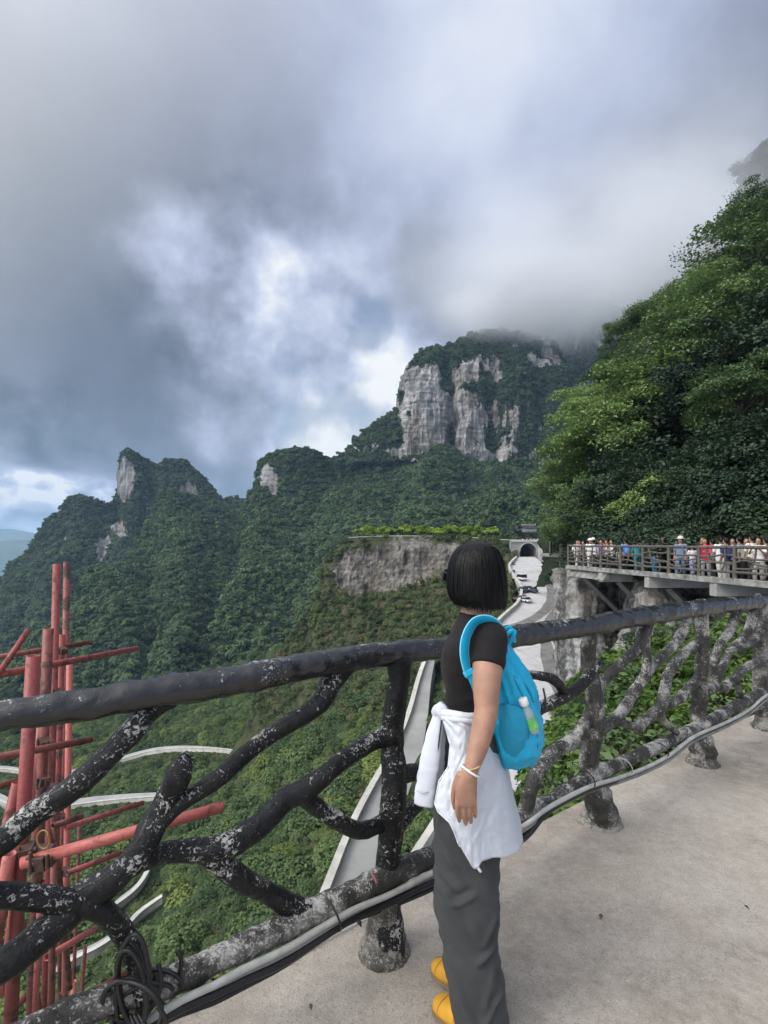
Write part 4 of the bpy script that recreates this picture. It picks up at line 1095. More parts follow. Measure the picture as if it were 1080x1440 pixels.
far_fence(31.0, 12.0, 11, WX, WZ, 'grey branch-pattern railing along the crowded far walkway', 3)
far_fence(49, 44, 3, lambda y: (y * (786 - CX) / F) - .8 + (46 - y) * .0, P(786, 780, 46)[2], 'grey railing of the short far walkway piece', 5)

# ------------------------------------------------------------------ near railing
RS, RD = 0.78, 2.14


def RP(px, py, off=0.0):
    a = (px - CX) / F; D = (RD + off) / (1 - RS * a); return P(px, py, D)


rail = empty('railing', RP(550, 1300), 'dark railing cast as gnarled branches with flaking paint, beside the woman', 'railing')


def limb(name, pts, mat, seed, noise=.07, off=0.0, wob=.02):
    q = []; r = []
    for i, (x, y, w) in enumerate(pts):
        a = (x - CX) / F; D = (RD + off) / (1 - RS * a); q.append(P(x, y, D)); r.append(w / 2 / F * D)
    q = np.array(q); r = np.array(r) * .90
    nrm = np.array([-RS, 1, 0]) / math.hypot(RS, 1)
    for i in range(1, len(q) - 1): q[i] += nrm * wob * math.sin(seed * 2.3 + i * 1.7)
    return MB().tube(q, r, 24, step=.010, noise=noise * 1.7, nf=7, seed=seed, groove=.055).build(name, M[mat], rail)


limb('top_rail', [(-1000, 1174, 66), (-500, 1099, 58), (-250, 1058, 54), (-90, 1029, 51), (0, 1007, 47), (100, 993, 46), (200, 978, 46), (300, 962, 46), (400, 943, 43), (480, 929, 41), (560, 917, 37), (620, 912, 33), (700, 898, 33), (740, 893, 33), (800, 884, 31), (860, 874, 29), (920, 864, 27), (985, 855, 25), (1040, 849, 23), (1090, 843, 22), (1160, 836, 20)], 'rail_black', 1, .085, 0, .0)
limb('post', [(561, 925, 40), (560, 960, 35), (556, 1030, 35), (552, 1085, 40), (548, 1130, 38), (548, 1200, 36), (546, 1255, 40), (543, 1300, 46), (542, 1325, 58), (541, 1340, 66)], 'rail_chip', 2, .09)
limb('post', [(830, 885, 25), (831, 930, 23), (833, 985, 28), (832, 1030, 27), (832, 1080, 29), (836, 1112, 36), (841, 1140, 46), (843, 1152, 52)], 'rail_grey', 3, .1)
limb('post', [(986, 860, 20), (984, 920, 20), (984, 985, 22), (986, 1030, 22), (988, 1048, 30), (989, 1058, 36)], 'rail_grey', 4, .1)
limb('post', [(1073, 850, 19), (1072, 920, 19), (1072, 985, 21), (1074, 1000, 28)], 'rail_grey', 5, .1)
limb('post', [(-265, 1060, 46), (-268, 1250, 44), (-262, 1450, 46), (-266, 1640, 58), (-266, 1720, 70)], 'rail_chip', 7, .09)
limb('bottom_rail', [(-1000, 1992, 66), (-500, 1737, 60), (-250, 1606, 56), (-80, 1520, 54), (20, 1467, 52), (96, 1428, 48), (160, 1405, 46), (230, 1383, 42), (300, 1352, 40), (383, 1312, 39), (437, 1284, 40), (487, 1261, 36), (530, 1239, 36), (583, 1214, 31), (610, 1203, 29), (660, 1180, 27), (740, 1143, 24), (771, 1130, 24), (834, 1092, 23), (878, 1071, 20), (929, 1048, 19), (960, 1033, 19), (985, 1021, 19), (1023, 1000, 17), (1055, 983, 16), (1080, 969, 15), (1130, 945, 15)], 'rail_grey', 6, .09, 0, .0)
M['foot'] = worn_wood('weathered_foot', (0.075, 0.070, 0.062), (0.30, 0.285, 0.255), 0.50, 1.0)
for k, (px, py, w) in enumerate(((541, 1336, 62), (843, 1150, 48), (989, 1057, 36), (1075, 998, 28))):
    c = RP(px, py); c[2] = 0.0; sc_w = w / F * c[1] * .5
    MB().tube([c + np.array([0, 0, z]) for z in (-.05, 0, .02, .05, .09, .14, .19)], [sc_w * q_ for q_ in (1.22, 1.16, 1.02, .88, .77, .70, .60)], 26, step=.012, noise=.16, nf=9, seed=60 + k, groove=.05).build('foot', M['foot'], rail)
LB = [('rail_chip', [(-60, 1228, 40), (-150, 1320, 42), (-262, 1400, 44)]), ('rail_chip', [(-70, 1392, 46), (-160, 1450, 46), (-260, 1520, 46)]), ('rail_chip', [(-268, 1300, 44), (-420, 1340, 44), (-600, 1250, 46), (-760, 1180, 48)]), ('rail_chip', [(-420, 1340, 40), (-560, 1500, 44), (-680, 1780, 50)]),
      ('rail_chip', [(245, 985, 20), (215, 1000, 30), (180, 1030, 35), (115, 1096, 36), (46, 1152, 37), (0, 1185, 39), (-60, 1228, 40)]),
      ('rail_chip', [(-70, 1392, 46), (0, 1353, 45), (64, 1312, 47), (112, 1272, 50), (153, 1237, 43), (192, 1195, 38), (220, 1160, 37), (238, 1122, 36), (249, 1088, 37), (255, 1070, 30), (257, 1062, 18)]),
      ('rail_chip', [(-60, 1256, 36), (0, 1263, 36), (55, 1266, 37), (110, 1272, 40)]),
      ('rail_chip', [(222, 1158, 30), (250, 1132, 27), (300, 1094, 26), (345, 1062, 26), (383, 1036, 26), (420, 1008, 27), (448, 985, 30), (468, 960, 36), (482, 943, 36), (492, 931, 34)]),
      ('rail_chip', [(150, 1238, 34), (185, 1212, 33), (230, 1203, 31), (270, 1198, 33), (310, 1188, 36), (362, 1161, 35), (404, 1128, 33), (429, 1112, 33), (458, 1083, 27), (500, 1057, 26), (537, 1041, 28), (556, 1034, 30)]),
      ('rail_chip', [(418, 1116, 28), (440, 1130, 26), (467, 1149, 25), (500, 1164, 25), (530, 1162, 26), (548, 1152, 28)]),
      ('rail_chip', [(282, 1195, 30), (312, 1215, 33), (342, 1236, 33), (375, 1257, 32), (408, 1274, 33), (442, 1284, 32)]),
      ('rail_chip', [(112, 1268, 40), (144, 1280, 36), (175, 1316, 34), (192, 1352, 34), (199, 1385, 38), (202, 1405, 42)]),
      ('rail_chip', [(552, 1093, 30), (578, 1090, 24), (610, 1075, 21), (650, 1040, 19), (700, 985, 17), (735, 953, 15), (765, 951, 15), (784, 962, 16), (797, 978, 17)]),
      ('rail_chip', [(840, 932, 17), (820, 955, 18), (800, 975, 19), (765, 997, 19), (720, 1020, 18), (660, 1060, 20), (600, 1120, 22), (552, 1168, 26)]),
      ('rail_grey', [(836, 993, 20), (812, 1036, 20), (778, 1063, 21), (753, 1086, 23), (743, 1110, 23), (736, 1150, 25)]),
      ('rail_grey', [(915, 872, 16), (906, 890, 16), (894, 909, 16), (869, 936, 15), (850, 962, 16), (834, 978, 20)]),
      ('rail_grey', [(972, 862, 15), (948, 900, 15), (916, 941, 15), (891, 982, 17), (866, 1007, 16), (840, 1030, 18)]),
      ('rail_grey', [(990, 900, 16), (967, 919, 16), (943, 945, 15), (931, 968, 16), (926, 996, 18), (912, 1014, 16), (897, 1022, 14), (872, 1016, 12), (860, 1010, 10)]),
      ('rail_grey', [(926, 998, 13), (933, 1014, 11), (942, 1024, 10), (954, 1034, 9)]),
      ('rail_grey', [(930, 994, 12), (945, 987, 13), (962, 980, 15), (974, 965, 15), (984, 952, 14)]),
      ('rail_grey', [(912, 878, 13), (913, 905, 13), (909, 935, 14), (905, 960, 14)]),
      ('rail_grey', [(1038, 853, 14), (1024, 886, 13), (1010, 906, 13), (1006, 934, 13), (1008, 962, 15), (992, 972, 16)]),
      ('rail_grey', [(1062, 850, 13), (1050, 890, 12), (1032, 914, 12), (1014, 940, 12), (1008, 958, 12)]),
      ('rail_grey', [(1074, 884, 13), (1060, 903, 12), (1042, 908, 11), (1030, 914, 9)]),
      ('rail_grey', [(1085, 922, 14), (1064, 930, 14), (1047, 940, 13), (1022, 968, 13), (1012, 966, 10)]),
      ('rail_grey', [(1036, 950, 9), (1040, 966, 8), (1044, 984, 8)])]
for i, (mt, pts) in enumerate(LB): limb('branch', pts, mt, 10 + i)

# conduit, cables, ties, coil
CON = [(1130, 955), (1080, 977), (1055, 997), (1023, 1015), (976, 1036), (941, 1062), (904, 1081), (866, 1095), (825, 1108), (771, 1136), (740, 1159), (680, 1190), (608, 1227), (550, 1257), (487, 1284), (404, 1333), (342, 1363), (300, 1386), (256, 1406), (205, 1436), (120, 1480)]
cn = empty('conduit', RP(550, 1257, -.07), 'long off-white cable conduit tied along the foot of the railing', 'conduit')
MB().tube([RP(x, y, -.07) for x, y in CON], .0118, 10, step=.04, noise=.05, nf=3).build('pipe', M['conduit'], cn)
MB().tube([RP(x, y + 6 - 0 * (x > 800), -.045) for x, y in CON], .011, 8, step=.04, noise=.1, nf=4).build('lower_pipe', simple('grey_conduit', (.24, .24, .23), .5, .3, 9), cn)
for x, y in ((465, 1293), (825, 1104), (929, 1063), (878, 1086)):
    c = RP(x, y - 8, -.03); th = np.linspace(0, 2 * np.pi, 17)
    t = np.array([1, RS, .35]); t /= np.linalg.norm(t); u = np.cross(t, (0, 0, 1)); u /= np.linalg.norm(u); w = np.cross(t, u)
    rr = .062 if x < 500 else .05
    MB().tube([c + rr * (np.cos(a) * u + np.sin(a) * w) for a in th], .0035, 6, cap=False).build('tie', M['cable'] if x != 878 else M['conduit'], cn)
c = RP(522, 1243); t = RP(530, 1239) - RP(487, 1261); t /= np.linalg.norm(t); u = np.cross(t, (0, 0, 1)); u /= np.linalg.norm(u); w = np.cross(t, u)
o = MB().tube([c - t * .007, c + t * .007], [.046, .046], 18, smooth=False, rnd=False).build('tape', M['red_tape'], None); setp(o, 'red tape wrapped round the bottom rail beside the middle post', 'tape')
bc = empty('cable_bundle', RP(300, 1395, -.05), 'thick black cables running along the railing foot', 'cable')
for k, (dy, off, r) in enumerate(((13, -.05, .016), (20, -.035, .010))):
    MB().tube([RP(x, y + dy * (1 if x < 760 else .3) * (1 + .25 * math.sin(x * .02 + k)) - (x < 260) * (260 - x) * .05, off) for x, y in CON[7:]], r, 9, step=.04).build('cable', M['cable'], bc)
o = MB().tube([(*P(x, y, F * EYE / (y - H0))[:2], .008) for x, y in ((195, 1462), (222, 1440), (300, 1398), (345, 1375), (425, 1336), (475, 1308), (517, 1286), (545, 1266), (600, 1243))], .0055, 7, step=.03).build('cable', M['white_cable']); setp(o, 'thin white cable lying on the paving beside the conduit', 'cable')
coil = []
cc = RP(200, 1392, -.02); rr = np.random.default_rng(3)
co = empty('cable_coil', cc, 'coil of black cable knotted round a branch at the lower left', 'cable coil')
for k in range(7):
    th = np.linspace(0, 2 * np.pi * (1.1), 22); a = rr.uniform(.05, .1); b = rr.uniform(.045, .075); tl = rr.uniform(-.8, .8); dx, dz = rr.uniform(-.015, .015), rr.uniform(-.03, .035)
    dep = rr.uniform(-.085, -.05)
    if k < 3:   # long loops hanging up over the branch
        a, b, dz = rr.uniform(.03, .05), rr.uniform(.10, .15), .06
    MB().tube([cc + np.array([dx + a * math.cos(t_) * math.cos(tl * .3) - b * math.sin(t_) * math.sin(tl * .3), dep * math.cos(t_ * .5 + k) - .02 if k >= 3 else dep, dz + b * math.sin(t_)]) for t_ in th], .0065, 8).build('loop', M['cable'], co)
for k in range(4):
    MB().tube([cc + np.array(v) for v in ((-.02 + k * .012, -.06, -.02), (.01 + .015 * k, -.08, -.05), (.05 + k * .01, -.075, -.07 - .012 * k), (.09 + .02 * k, -.05, -.06 - .02 * k))], .006, 7).build('loose_end', M['cable'], co)

# ------------------------------------------------------------------ our paving
ux, uy = 1 / math.hypot(1, RS), RS / math.hypot(1, RS)        # along the railing
nx, ny = uy, -ux                                               # inwards, away from the drop
e0 = np.array([0, 2.40])
m = MB(); R = []
for s in np.arange(-6, 16.01, .25):
    row = []
    for q in np.concatenate([np.linspace(0, 1.2, 13), np.linspace(1.5, 8, 14)]):
        j = .03 * vnoise(np.array([[s * 1.3, 0, 3.1]]))[0] if q == 0 else 0
        x, y = e0 + np.array([ux, uy]) * s + np.array([nx, ny]) * (q + j); row.append((x, y, .012 * vnoise(np.array([[x * .9, y * .9, 0]]))[0] - .012))
    R.append(row)
o = m.rings(R, False, False).build('paving', M['deck']); setp(o, kind='structure')
R = []
for s in np.arange(-6, 16.01, .25):
    j = .03 * vnoise(np.array([[s * 1.3, 0, 3.1]]))[0]
    x, y = e0 + np.array([ux, uy]) * s + np.array([nx, ny]) * j; x2, y2 = e0 + np.array([ux, uy]) * s + np.array([nx, ny]) * 8
    R.append([(x, y, -.03), (x2, y2, -.03), (x2, y2, -.5), (x + .02, y - .02, -.5)])
o = MB().rings(R).build('paving', M['slab'], smooth=False); setp(o, kind='structure')
# fallen leaves
for i, (px, py, c) in enumerate(((1050, 1279, (.03, .02, .015)), (612, 1258, (.03, .025, .02)), (437, 1420, (.14, .08, .06)), (505, 1302, (.02, .02, .02)), (440, 1340, (.3, .28, .25)), (845, 1292, (.10, .07, .05)))):
    q = P(px, py, F * EYE / (py - H0)); V, Fq = leaf_quads(np.array([[q[0], q[1], .012]]), np.array([[.1, -.1, 1.0]]), .018, np.random.default_rng(i))
    o = mk('fallen_leaf', V, Fq, simple('dry_leaf', c, .8), solid=.002)
    setp(o, ('dark curled leaf on the paving at the right edge', 'black leaf left of the far shoe', 'brown leaf flat on the paving near the bottom', 'black leaf at the foot of the middle post', 'pale chip below the middle post', 'brown leaf on the open paving right of the trousers')[i], 'leaf')

# ------------------------------------------------------------------ scaffold
sc_ = empty('scaffold', P(60, 1200, 2.6) - np.array([0, 0, 6]), 'red and rusty steel tube scaffold rising beyond the railing at the left', 'scaffold')
VP = [('red', (47, 922, 2.42), (12, 1480, 2.42), .0285), ('rust', (68, 884, 2.9), (42, 1470, 2.9), .026), ('red', (80, 793, 3.5), (62, 1470, 3.5), .0235), ('rust', (94, 790, 4.1), (84, 1480, 4.1), .0235),
      ('red', (87, 892, 3.7), (70, 1480, 3.7), .022), ('pink', (98, 930, 4.0), (90, 1480, 4.0), .0225), ('pink', (60, 1000, 3.1), (2, 1400, 2.9), .024), ('rust', (64, 1030, 3.3), (98, 1390, 3.9), .02),
      ('red', (25, 1100, 2.7), (-30, 1330, 2.6), .026), ('red', (72, 1040, 4.4), (66, 1470, 4.4), .024), ('pink', (104, 1380, 4.3), (100, 1480, 4.3), .02), ('pink', (14, 1200, 2.36), (-8, 1330, 2.36), .027)]
VP += [('rust', (112, 1150, 4.5), (100, 1480, 4.4), .014), ('red', (20, 1240, 3.0), (60, 1440, 3.4), .016), ('rust', (120, 1330, 3.9), (108, 1480, 3.9), .013), ('pink', (58, 1240, 2.9), (44, 1480, 2.9), .021), ('red', (52, 940, 4.3), (44, 1480, 4.3), .02), ('rust', (76, 1200, 2.7), (70, 1480, 2.7), .015), ('rust', (100, 1405, 3.9), (103, 1480, 3.9), .012)]
HP = [('red', (-40, 956, 2.7), (193, 912, 3.9), .020), ('rust', (-40, 930, 3.3), (126, 903, 3.9), .017), ('red', (-12, 962, 2.8), (40, 886, 3.0), .0155), ('rust', (-40, 1072, 2.5), (128, 1040, 3.0), .0185),
      ('pink', (30, 1214, 2.36), (315, 1134, 2.62), .026), ('red', (92, 1164, 3.7), (201, 1129, 4.2), .0185), ('rust', (74, 1162, 3.2), (115, 1148, 3.4), .018), ('red', (94, 1228, 3.8), (168, 1200, 4.1), .0195),
      ('red', (-20, 1014, 4.2), (209, 959, 4.4), .018), ('pink', (66, 1346, 3.3), (136, 1305, 3.8), .0215), ('red', (80, 1424, 3.5), (179, 1367, 4.0), .0215), ('rust', (20, 1418, 2.9), (52, 1384, 3.2), .02), ('rust', (-40, 1116, 2.8), (30, 1097, 3.0), .018),
      ('red', (20, 1448, 3.3), (130, 1405, 3.7), .018)]
for mt, a, b, r in VP + HP:
    A, B = P(*a), P(*b)
    n_ = 16; th = np.linspace(0, 2 * np.pi, n_, endpoint=False); T = (B - A) / np.linalg.norm(B - A); u = np.cross(T, (0.3, 1, .2)); u /= np.linalg.norm(u); w = np.cross(T, u)
    ringf = lambda c, q: c + q * (np.cos(th)[:, None] * u + np.sin(th)[:, None] * w)
    MB().rings([ringf(A + T * .12, r * .82), ringf(A, r * .82), ringf(A, r), ringf(B, r), ringf(B, r * .82), ringf(B - T * .12, r * .82)], True).build('tube', M[mt], sc_)
for k, (px, py, D, s) in enumerate(((58, 1206, 2.40, .085), (38, 1196, 2.40, .06), (82, 975, 3.5, .06), (62, 1046, 2.86, .06), (87, 915, 3.6, .05), (92, 1226, 3.9, .055), (70, 1108, 3.3, .055), (84, 1150, 3.7, .055), (66, 1330, 3.3, .06), (60, 1100, 2.8, .05), (95, 1290, 4.0, .05), (80, 1060, 3.7, .05), (88, 1400, 4.0, .05))):
    c = P(px, py, D); m = MB(); rz = Matrix.Rotation(.3 * k, 3, 'Z') @ Matrix.Rotation(.2, 3, 'X')
    m.box(c, (s * .9, s * 1.1, s * .8), rz).box(c + np.array([s * .55, -s * .2, 0]), (s * .5, s * .4, s * .55), rz)
    m.tube([c + np.array([-s * .2, -s * .55, -s * .5]), c + np.array([-s * .2, -s * .55, s * .6])], s * .11, 6, smooth=False)
    m.tube([c + np.array([s * .6, -s * .45, -s * .3]), c + np.array([s * .6, -s * .45, s * .4])], s * .10, 6, smooth=False)
    m.build('coupler', M['clamp'], sc_, False, .004)
c = P(62, 1180, 2.38)
MB().tube([c + np.array([.03 * math.cos(a), .01 * math.sin(a * .5) - .01, .04 * math.sin(a)]) for a in np.linspace(0, 7, 18)], .0035, 6).build('wire_tie', simple('brass_wire', (.30, .17, .05), .4), sc_)

# ------------------------------------------------------------------ bank with shrubs beyond the railing at the right
BK = [[(700, 1330, 5.6), (820, 1180, 6.2), (950, 1110, 6.8), (1100, 1030, 7.6), (1300, 960, 9)], [(720, 1120, 9), (830, 1050, 9), (950, 1010, 9.4), (1100, 950, 9.8), (1300, 900, 10.5)],
      [(790, 1000, 14), (850, 965, 14), (950, 935, 13), (1100, 905, 12.5), (1300, 880, 12)], [(800, 980, 19), (850, 930, 19), (950, 905, 17), (1100, 885, 15), (1300, 868, 13.5)]]
WB, kb = sheet('hillside', BK, 110, 20, .35, 1.6, M['soil'], [(840, 960, 30, 30, .4)], -.1, 0, 111, .3, 1.5)
rng = np.random.default_rng(9)


def shrub(R, n, leaf, mat):
    root = empty('shrub'); C = []; Nn = []; tm = MB()
    for s in range(n):
        d = unit(rng.normal(size=3)); d[2] = abs(d[2]) * .9 + .1; tip = d * R * (.6 + .5 * rng.random()); tip[2] *= 1.1
        tm.tube([(0, 0, -.2 * R), tip * .45 + np.array([0, 0, .12 * R]), tip], [.022 * R, .014 * R, .005 * R], 5)
        k = 11; t = rng.random((k, 1)) ** .7
        C.append(tip * (.35 + .7 * t) + rng.normal(0, .10 * R, (k, 3))); Nn.append(unit(np.array([0, 0, .9]) + d * .5 + rng.normal(0, .4, (k, 3))))
    V, Fq = leaf_quads(np.concatenate(C), np.concatenate(Nn), leaf, rng, .5)
    tm.build('stem', M['bark'], root); mk('foliage', V, Fq, M[mat], root, smooth=False); return root


SHP = [shrub(.75, 60, .075, 'leaf_bush'), shrub(.7, 64, .06, 'leaf_near'), shrub(.6, 60, .08, 'leaf_bush')]
SL = [(865, 1005, 9.0, 0, 'yellow-green shrub low behind the second grey post'), (905, 1040, 8.0, 1, 'leafy shrub at the rail foot right of the second grey post'), (900, 960, 11.5, 1, 'dark leafed shrub against the rock under the walkway'), (935, 905, 13.5, 0, 'shrub high on the bank below the dark rock'), (960, 945, 11.0, 2, 'broad-leafed shrub behind the third post'), (950, 1010, 8.6, 2, 'bright shrub between the second and third grey posts'),
      (1010, 935, 11.5, 0, 'bright shrub right of the third post near the top rail'), (1020, 985, 9.0, 1, 'shrub low between the third and fourth posts'), (1050, 935, 11, 2, 'shrub behind the crooked branches by the last post'), (1065, 975, 9.0, 0, 'shrub at the rail foot beside the last post'), (860, 1060, 7.6, 1, 'small dark shrub near the conduit left of the second shrub'), (805, 1075, 8.5, 2, 'sparse shrub against the pale road left of the second grey post'),
      (770, 1110, 8.0, 1, 'sparse shrub beside the backpack bottom'), (985, 900, 14, 1, 'dark shrub against the cave-like rock'), (1040, 895, 14, 0, 'pale green shrub beneath the walkway beams'), (880, 925, 14, 2, 'thin shrub before the lit rock face'), (1090, 920, 12, 1, 'shrub cut by the photo edge behind the railing')]
uf = set()
for px, py, D, k, lab in SL:
    o = SHP[k] if k not in uf else dup(SHP[k]); uf.add(k)
    s = .8 + .5 * rng.random() + (D > 10) * .3; s *= .62 if 'sparse' in lab or 'thin' in lab else 1
    o.location = tuple(P(px, py, D) - np.array([0, 0, .35 * s])); o.scale = (s,) * 3; o.rotation_euler = (0, 0, rng.random() * 6.28); setp(o, lab, 'shrub', 'shrubs on the bank beyond the railing')
gc_p = proto_set('ground_cover', 4, 260, .17, M['leaf_bush'], 5, 13)
pts = sample(WB, kb, 2.6, RNG, .5)
scatter('ground_cover', pts, .16 + .26 * RNG.random(len(pts)), gc_p, 'low leafy ground cover on the bank beyond the railing', 'ground cover', RNG)

# ------------------------------------------------------------------ the woman
PD = 1.88
M['skin'] = simple('skin', (0.355, 0.195, 0.133), 0.52, 0.16, 22, 0.3, 0.002)
M['skin'].node_tree.nodes['Principled BSDF'].inputs['Subsurface Weight'].default_value = 0.12
M['skin'].node_tree.nodes['Principled BSDF'].inputs['Subsurface Radius'].default_value = (0.012, 0.005, 0.003)


def cloth(name, c, rough, weave=420, bump=.15, sheen=.2, var=.12, fold=0.0, fs=9):
    t = NT(name); v = t.co('Object'); n = t.noise(v, 7, 4); w = t.noise(v, weave, 2)
    col = t.ramp(n, [(.3, tuple(x * (1 - var) for x in c)), (.7, tuple(min(1, x * (1 + var)) for x in c))])
    h = w
    if fold: h = t.math('ADD', t.math('MULTIPLY', w, .15), t.math('MULTIPLY', t.noise(t.co('Object', (1, 1, .6)), fs, 5, .55, .9), fold))
    t.bump(h, bump, .004 if not fold else .03); t.b.inputs['Sheen Weight'].default_value = sheen * .4
    return t.fin(col, rough, spec=.2 if max(c) < .1 else .35)


M['tee'] = cloth('dark_cotton', (0.0115, 0.010, 0.011), .85, 500, .25, .12, .2)
M['trouser'] = cloth('charcoal_twill', (0.047, 0.050, 0.052), .75, 500, .35, .15, .18, .5, 9)
M['jacket'] = cloth('white_nylon', (0.60, 0.635, 0.70), .48, 500, .35, .1, .05, .6, 11)
M['hair'] = None
t = NT('black_hair'); v = t.co('Object', (1, 1, .06)); n = t.noise(v, 120, 4, .6)
t.bump(n, .9, .006); M['hair'] = t.fin(t.ramp(n, [(.38, (.0015, .0015, .0018)), (.62, (.006, .0055, .0055)), (.75, (.021, .0195, .0195))]), .40, spec=.2)
M['shoe'] = simple('mustard_suede', (0.62, 0.315, 0.028), .8, .15, 20, .3, .003)
M['shoe_brown'] = simple('tan_suede', (0.30, 0.165, 0.065), .85, .2, 20, .3, .003)
M['sole'] = simple('rubber_sole', (0.22, 0.15, 0.09), .8, .2)

woman = empty('person', P(662, 1410, PD) * np.array([1, 1, 0]), 'woman with a black bob, dark T-shirt and grey trousers looking over the railing', 'person')
hf = np.array([-.6, .8, 0]); hl = np.array([-.8, -.6, 0])
TF = np.array([.98, -.2, 0]); TL = np.array([.2, .98, 0])
TOR = [(864, 648, 688, .058), (869, 643, 693, .085), (876, 640, 699, .125), (888, 635, 704, .155), (900, 628, 706, .162), (915, 621.5, 707, .158), (930, 619.5, 707, .150), (945, 621, 706, .143), (960, 625, 705, .136), (980, 627, 703, .130), (1000, 626, 702, .134), (1012, 624, 703, .140)]


def ring_px(py, a, b, lat, D=PD, k=1.0):
    return (P((a + b) / 2, py, D), (b - a) / 2 * D / F * k, lat * k)


# body: one continuous skin surface
b = MB()
HC = P(669, 800, PD)
hr = [(1.592, .030, .028, 0), (1.575, .062, .052, -.004), (1.545, .088, .069, -.006), (1.505, .097, .075, -.002), (1.465, .094, .072, .002), (1.435, .084, .064, .008), (1.408, .064, .05, .022), (1.388, .036, .03, .045)]
b.ellipses([((HC[0] + hf[0] * (o + .006), HC[1] + hf[1] * (o + .006), z), r1 * .87, r2 * .92) for z, r1, r2, o in hr[::-1]], 24, axes=(hf, hl))
hp = lambda f, l, z: np.array([HC[0], HC[1], z]) + hf * f + hl * l
b.tube([hp(.088, 0, 1.505), hp(.104, 0, 1.475), hp(.116, 0, 1.452), hp(.096, 0, 1.442)], [.008, .011, .014, .010], 10, step=.006)
b.tube([hp(.082, .022, 1.421), hp(.092, 0, 1.423), hp(.082, -.022, 1.421)], [.006, .009, .006], 8, step=.006)
b.tube([hp(.085, .018, 1.411), hp(.091, 0, 1.409), hp(.085, -.018, 1.411)], [.005, .008, .005], 8, step=.006)
for s in (-1, 1): b.tube([hp(-.005, .071 * s, 1.50), hp(-.014, .08 * s, 1.485), hp(-.006, .076 * s, 1.455)], [.012, .014, .009], 8, step=.006)
b.tube([P(667, 880, PD), P(668, 862, PD), P(669, 840, PD), P(670, 815, PD)], [.062, .051, .049, .052], 20)
b.ellipses([ring_px(*r, k=.93) for r in TOR][::-1] and [ring_px(*r, k=.93) for r in TOR[::-1]], 28, axes=(TF, TL))
b.ellipses([ring_px(py, a, c, l, k=.9) for py, a, c, l in ((1130, 622, 700, .15), (1080, 618, 705, .165), (1040, 619, 706, .162), (1000, 625, 703, .14))], 28, axes=(TF, TL))
NEAR = [(1070, 658, 43, 1.835, .080), (1110, 657.5, 43.5, 1.832, .080), (1160, 657, 44, 1.80, .083), (1210, 657, 43.5, 1.805, .082), (1250, 657.5, 43.5, 1.795, .080), (1285, 658.5, 43, 1.78, .078), (1315, 658.5, 38.5, 1.775, .074), (1345, 662, 37, 1.77, .072), (1380, 667.5, 37, 1.765, .072), (1410, 673, 37.5, 1.76, .074), (1436, 678.5, 38, 1.755, .076)]
FAR = [(1070, 655, 42, 1.95, .084), (1130, 652, 41, 1.95, .082), (1200, 654, 41, 1.945, .078), (1260, 656, 40, 1.94, .074), (1310, 660, 36, 1.935, .07), (1345, 664, 35, 1.93, .07), (1378, 669, 35, 1.925, .072)]
for L_, lp in ((NEAR, 1), (FAR, 0)):
    q = [P(x, y, d) for y, x, hw, d, l in L_]; b.tube(q, np.interp(np.linspace(0, 1, len(q)), [0, .5, 1], [.078, .05, .034]), 16)


def arm_and_hand(mb, path, palm, fingers, thumb):
    mb.tube([P(*p[:3]) for p in path], [p[3] for p in path], 40, step=.008)
    R = []
    for py, xl, xr, th, D in palm:
        c = P((xl + xr) / 2, py, D); w = (xr - xl) / 2 * D / F; a = np.linspace(0, 2 * np.pi, 22, endpoint=False)
        R.append(c + np.sign(np.cos(a))[:, None] * (np.abs(np.cos(a)) ** .8)[:, None] * np.array([w, 0, 0]) + np.sin(a)[:, None] * np.array([0, th, 0]))
    mb.rings(R)
    for f in fingers: mb.tube([P(*p[:3]) for p in f], [p[3] for p in f], 12, step=.005)
    mb.tube([P(*p[:3]) for p in thumb], [p[3] for p in thumb], 12, step=.005)


hd = 1.605
arm_and_hand(b, [(690, 892, 1.775, .050), (688, 915, 1.735, .050), (685.5, 940, 1.70, .0475), (684, 968, 1.675, .042), (684, 995, 1.66, .0365), (681.5, 1012, 1.65, .0355), (677, 1032, 1.638, .0335), (671, 1055, 1.622, .0295), (664, 1076, 1.61, .0235), (659, 1092, 1.606, .021)],
             [(1074, 653.5, 674, .0205, 1.61), (1086, 648.5, 672, .0185, hd), (1100, 643, 671, .0165, hd), (1116, 640, 671, .0152, hd), (1127, 639.5, 670.5, .0138, hd + .002), (1133, 641, 669.5, .0105, hd + .003)],
             [[(644, 1122, hd, .0088), (643.2, 1132, hd + .002, .0082), (643.6, 1143, hd + .010, .0076), (645, 1150, hd + .022, .0070), (646, 1155, hd + .034, .0058)],
              [(652, 1122, hd, .0090), (652, 1133, hd + .001, .0084), (653, 1147, hd + .009, .0077), (654, 1154.5, hd + .021, .0071), (655, 1159, hd + .034, .0058)],
              [(659.6, 1122, hd, .0088), (660, 1133, hd + .001, .0081), (661, 1146, hd + .009, .0074), (662, 1153, hd + .020, .0068), (662.4, 1157, hd + .031, .0056)],
              [(666.4, 1120, hd + .002, .0080), (667.2, 1129, hd + .004, .0074), (668, 1139, hd + .011, .0067), (668.4, 1145, hd + .020, .0061), (668.4, 1149, hd + .029, .0052)]],
             [(648, 1088, hd + .006, .013), (641.5, 1102, hd + .016, .0115), (638.5, 1116, hd + .028, .0098), (638.6, 1128, hd + .038, .0090), (640, 1137, hd + .046, .0072)])
rd = 2.06
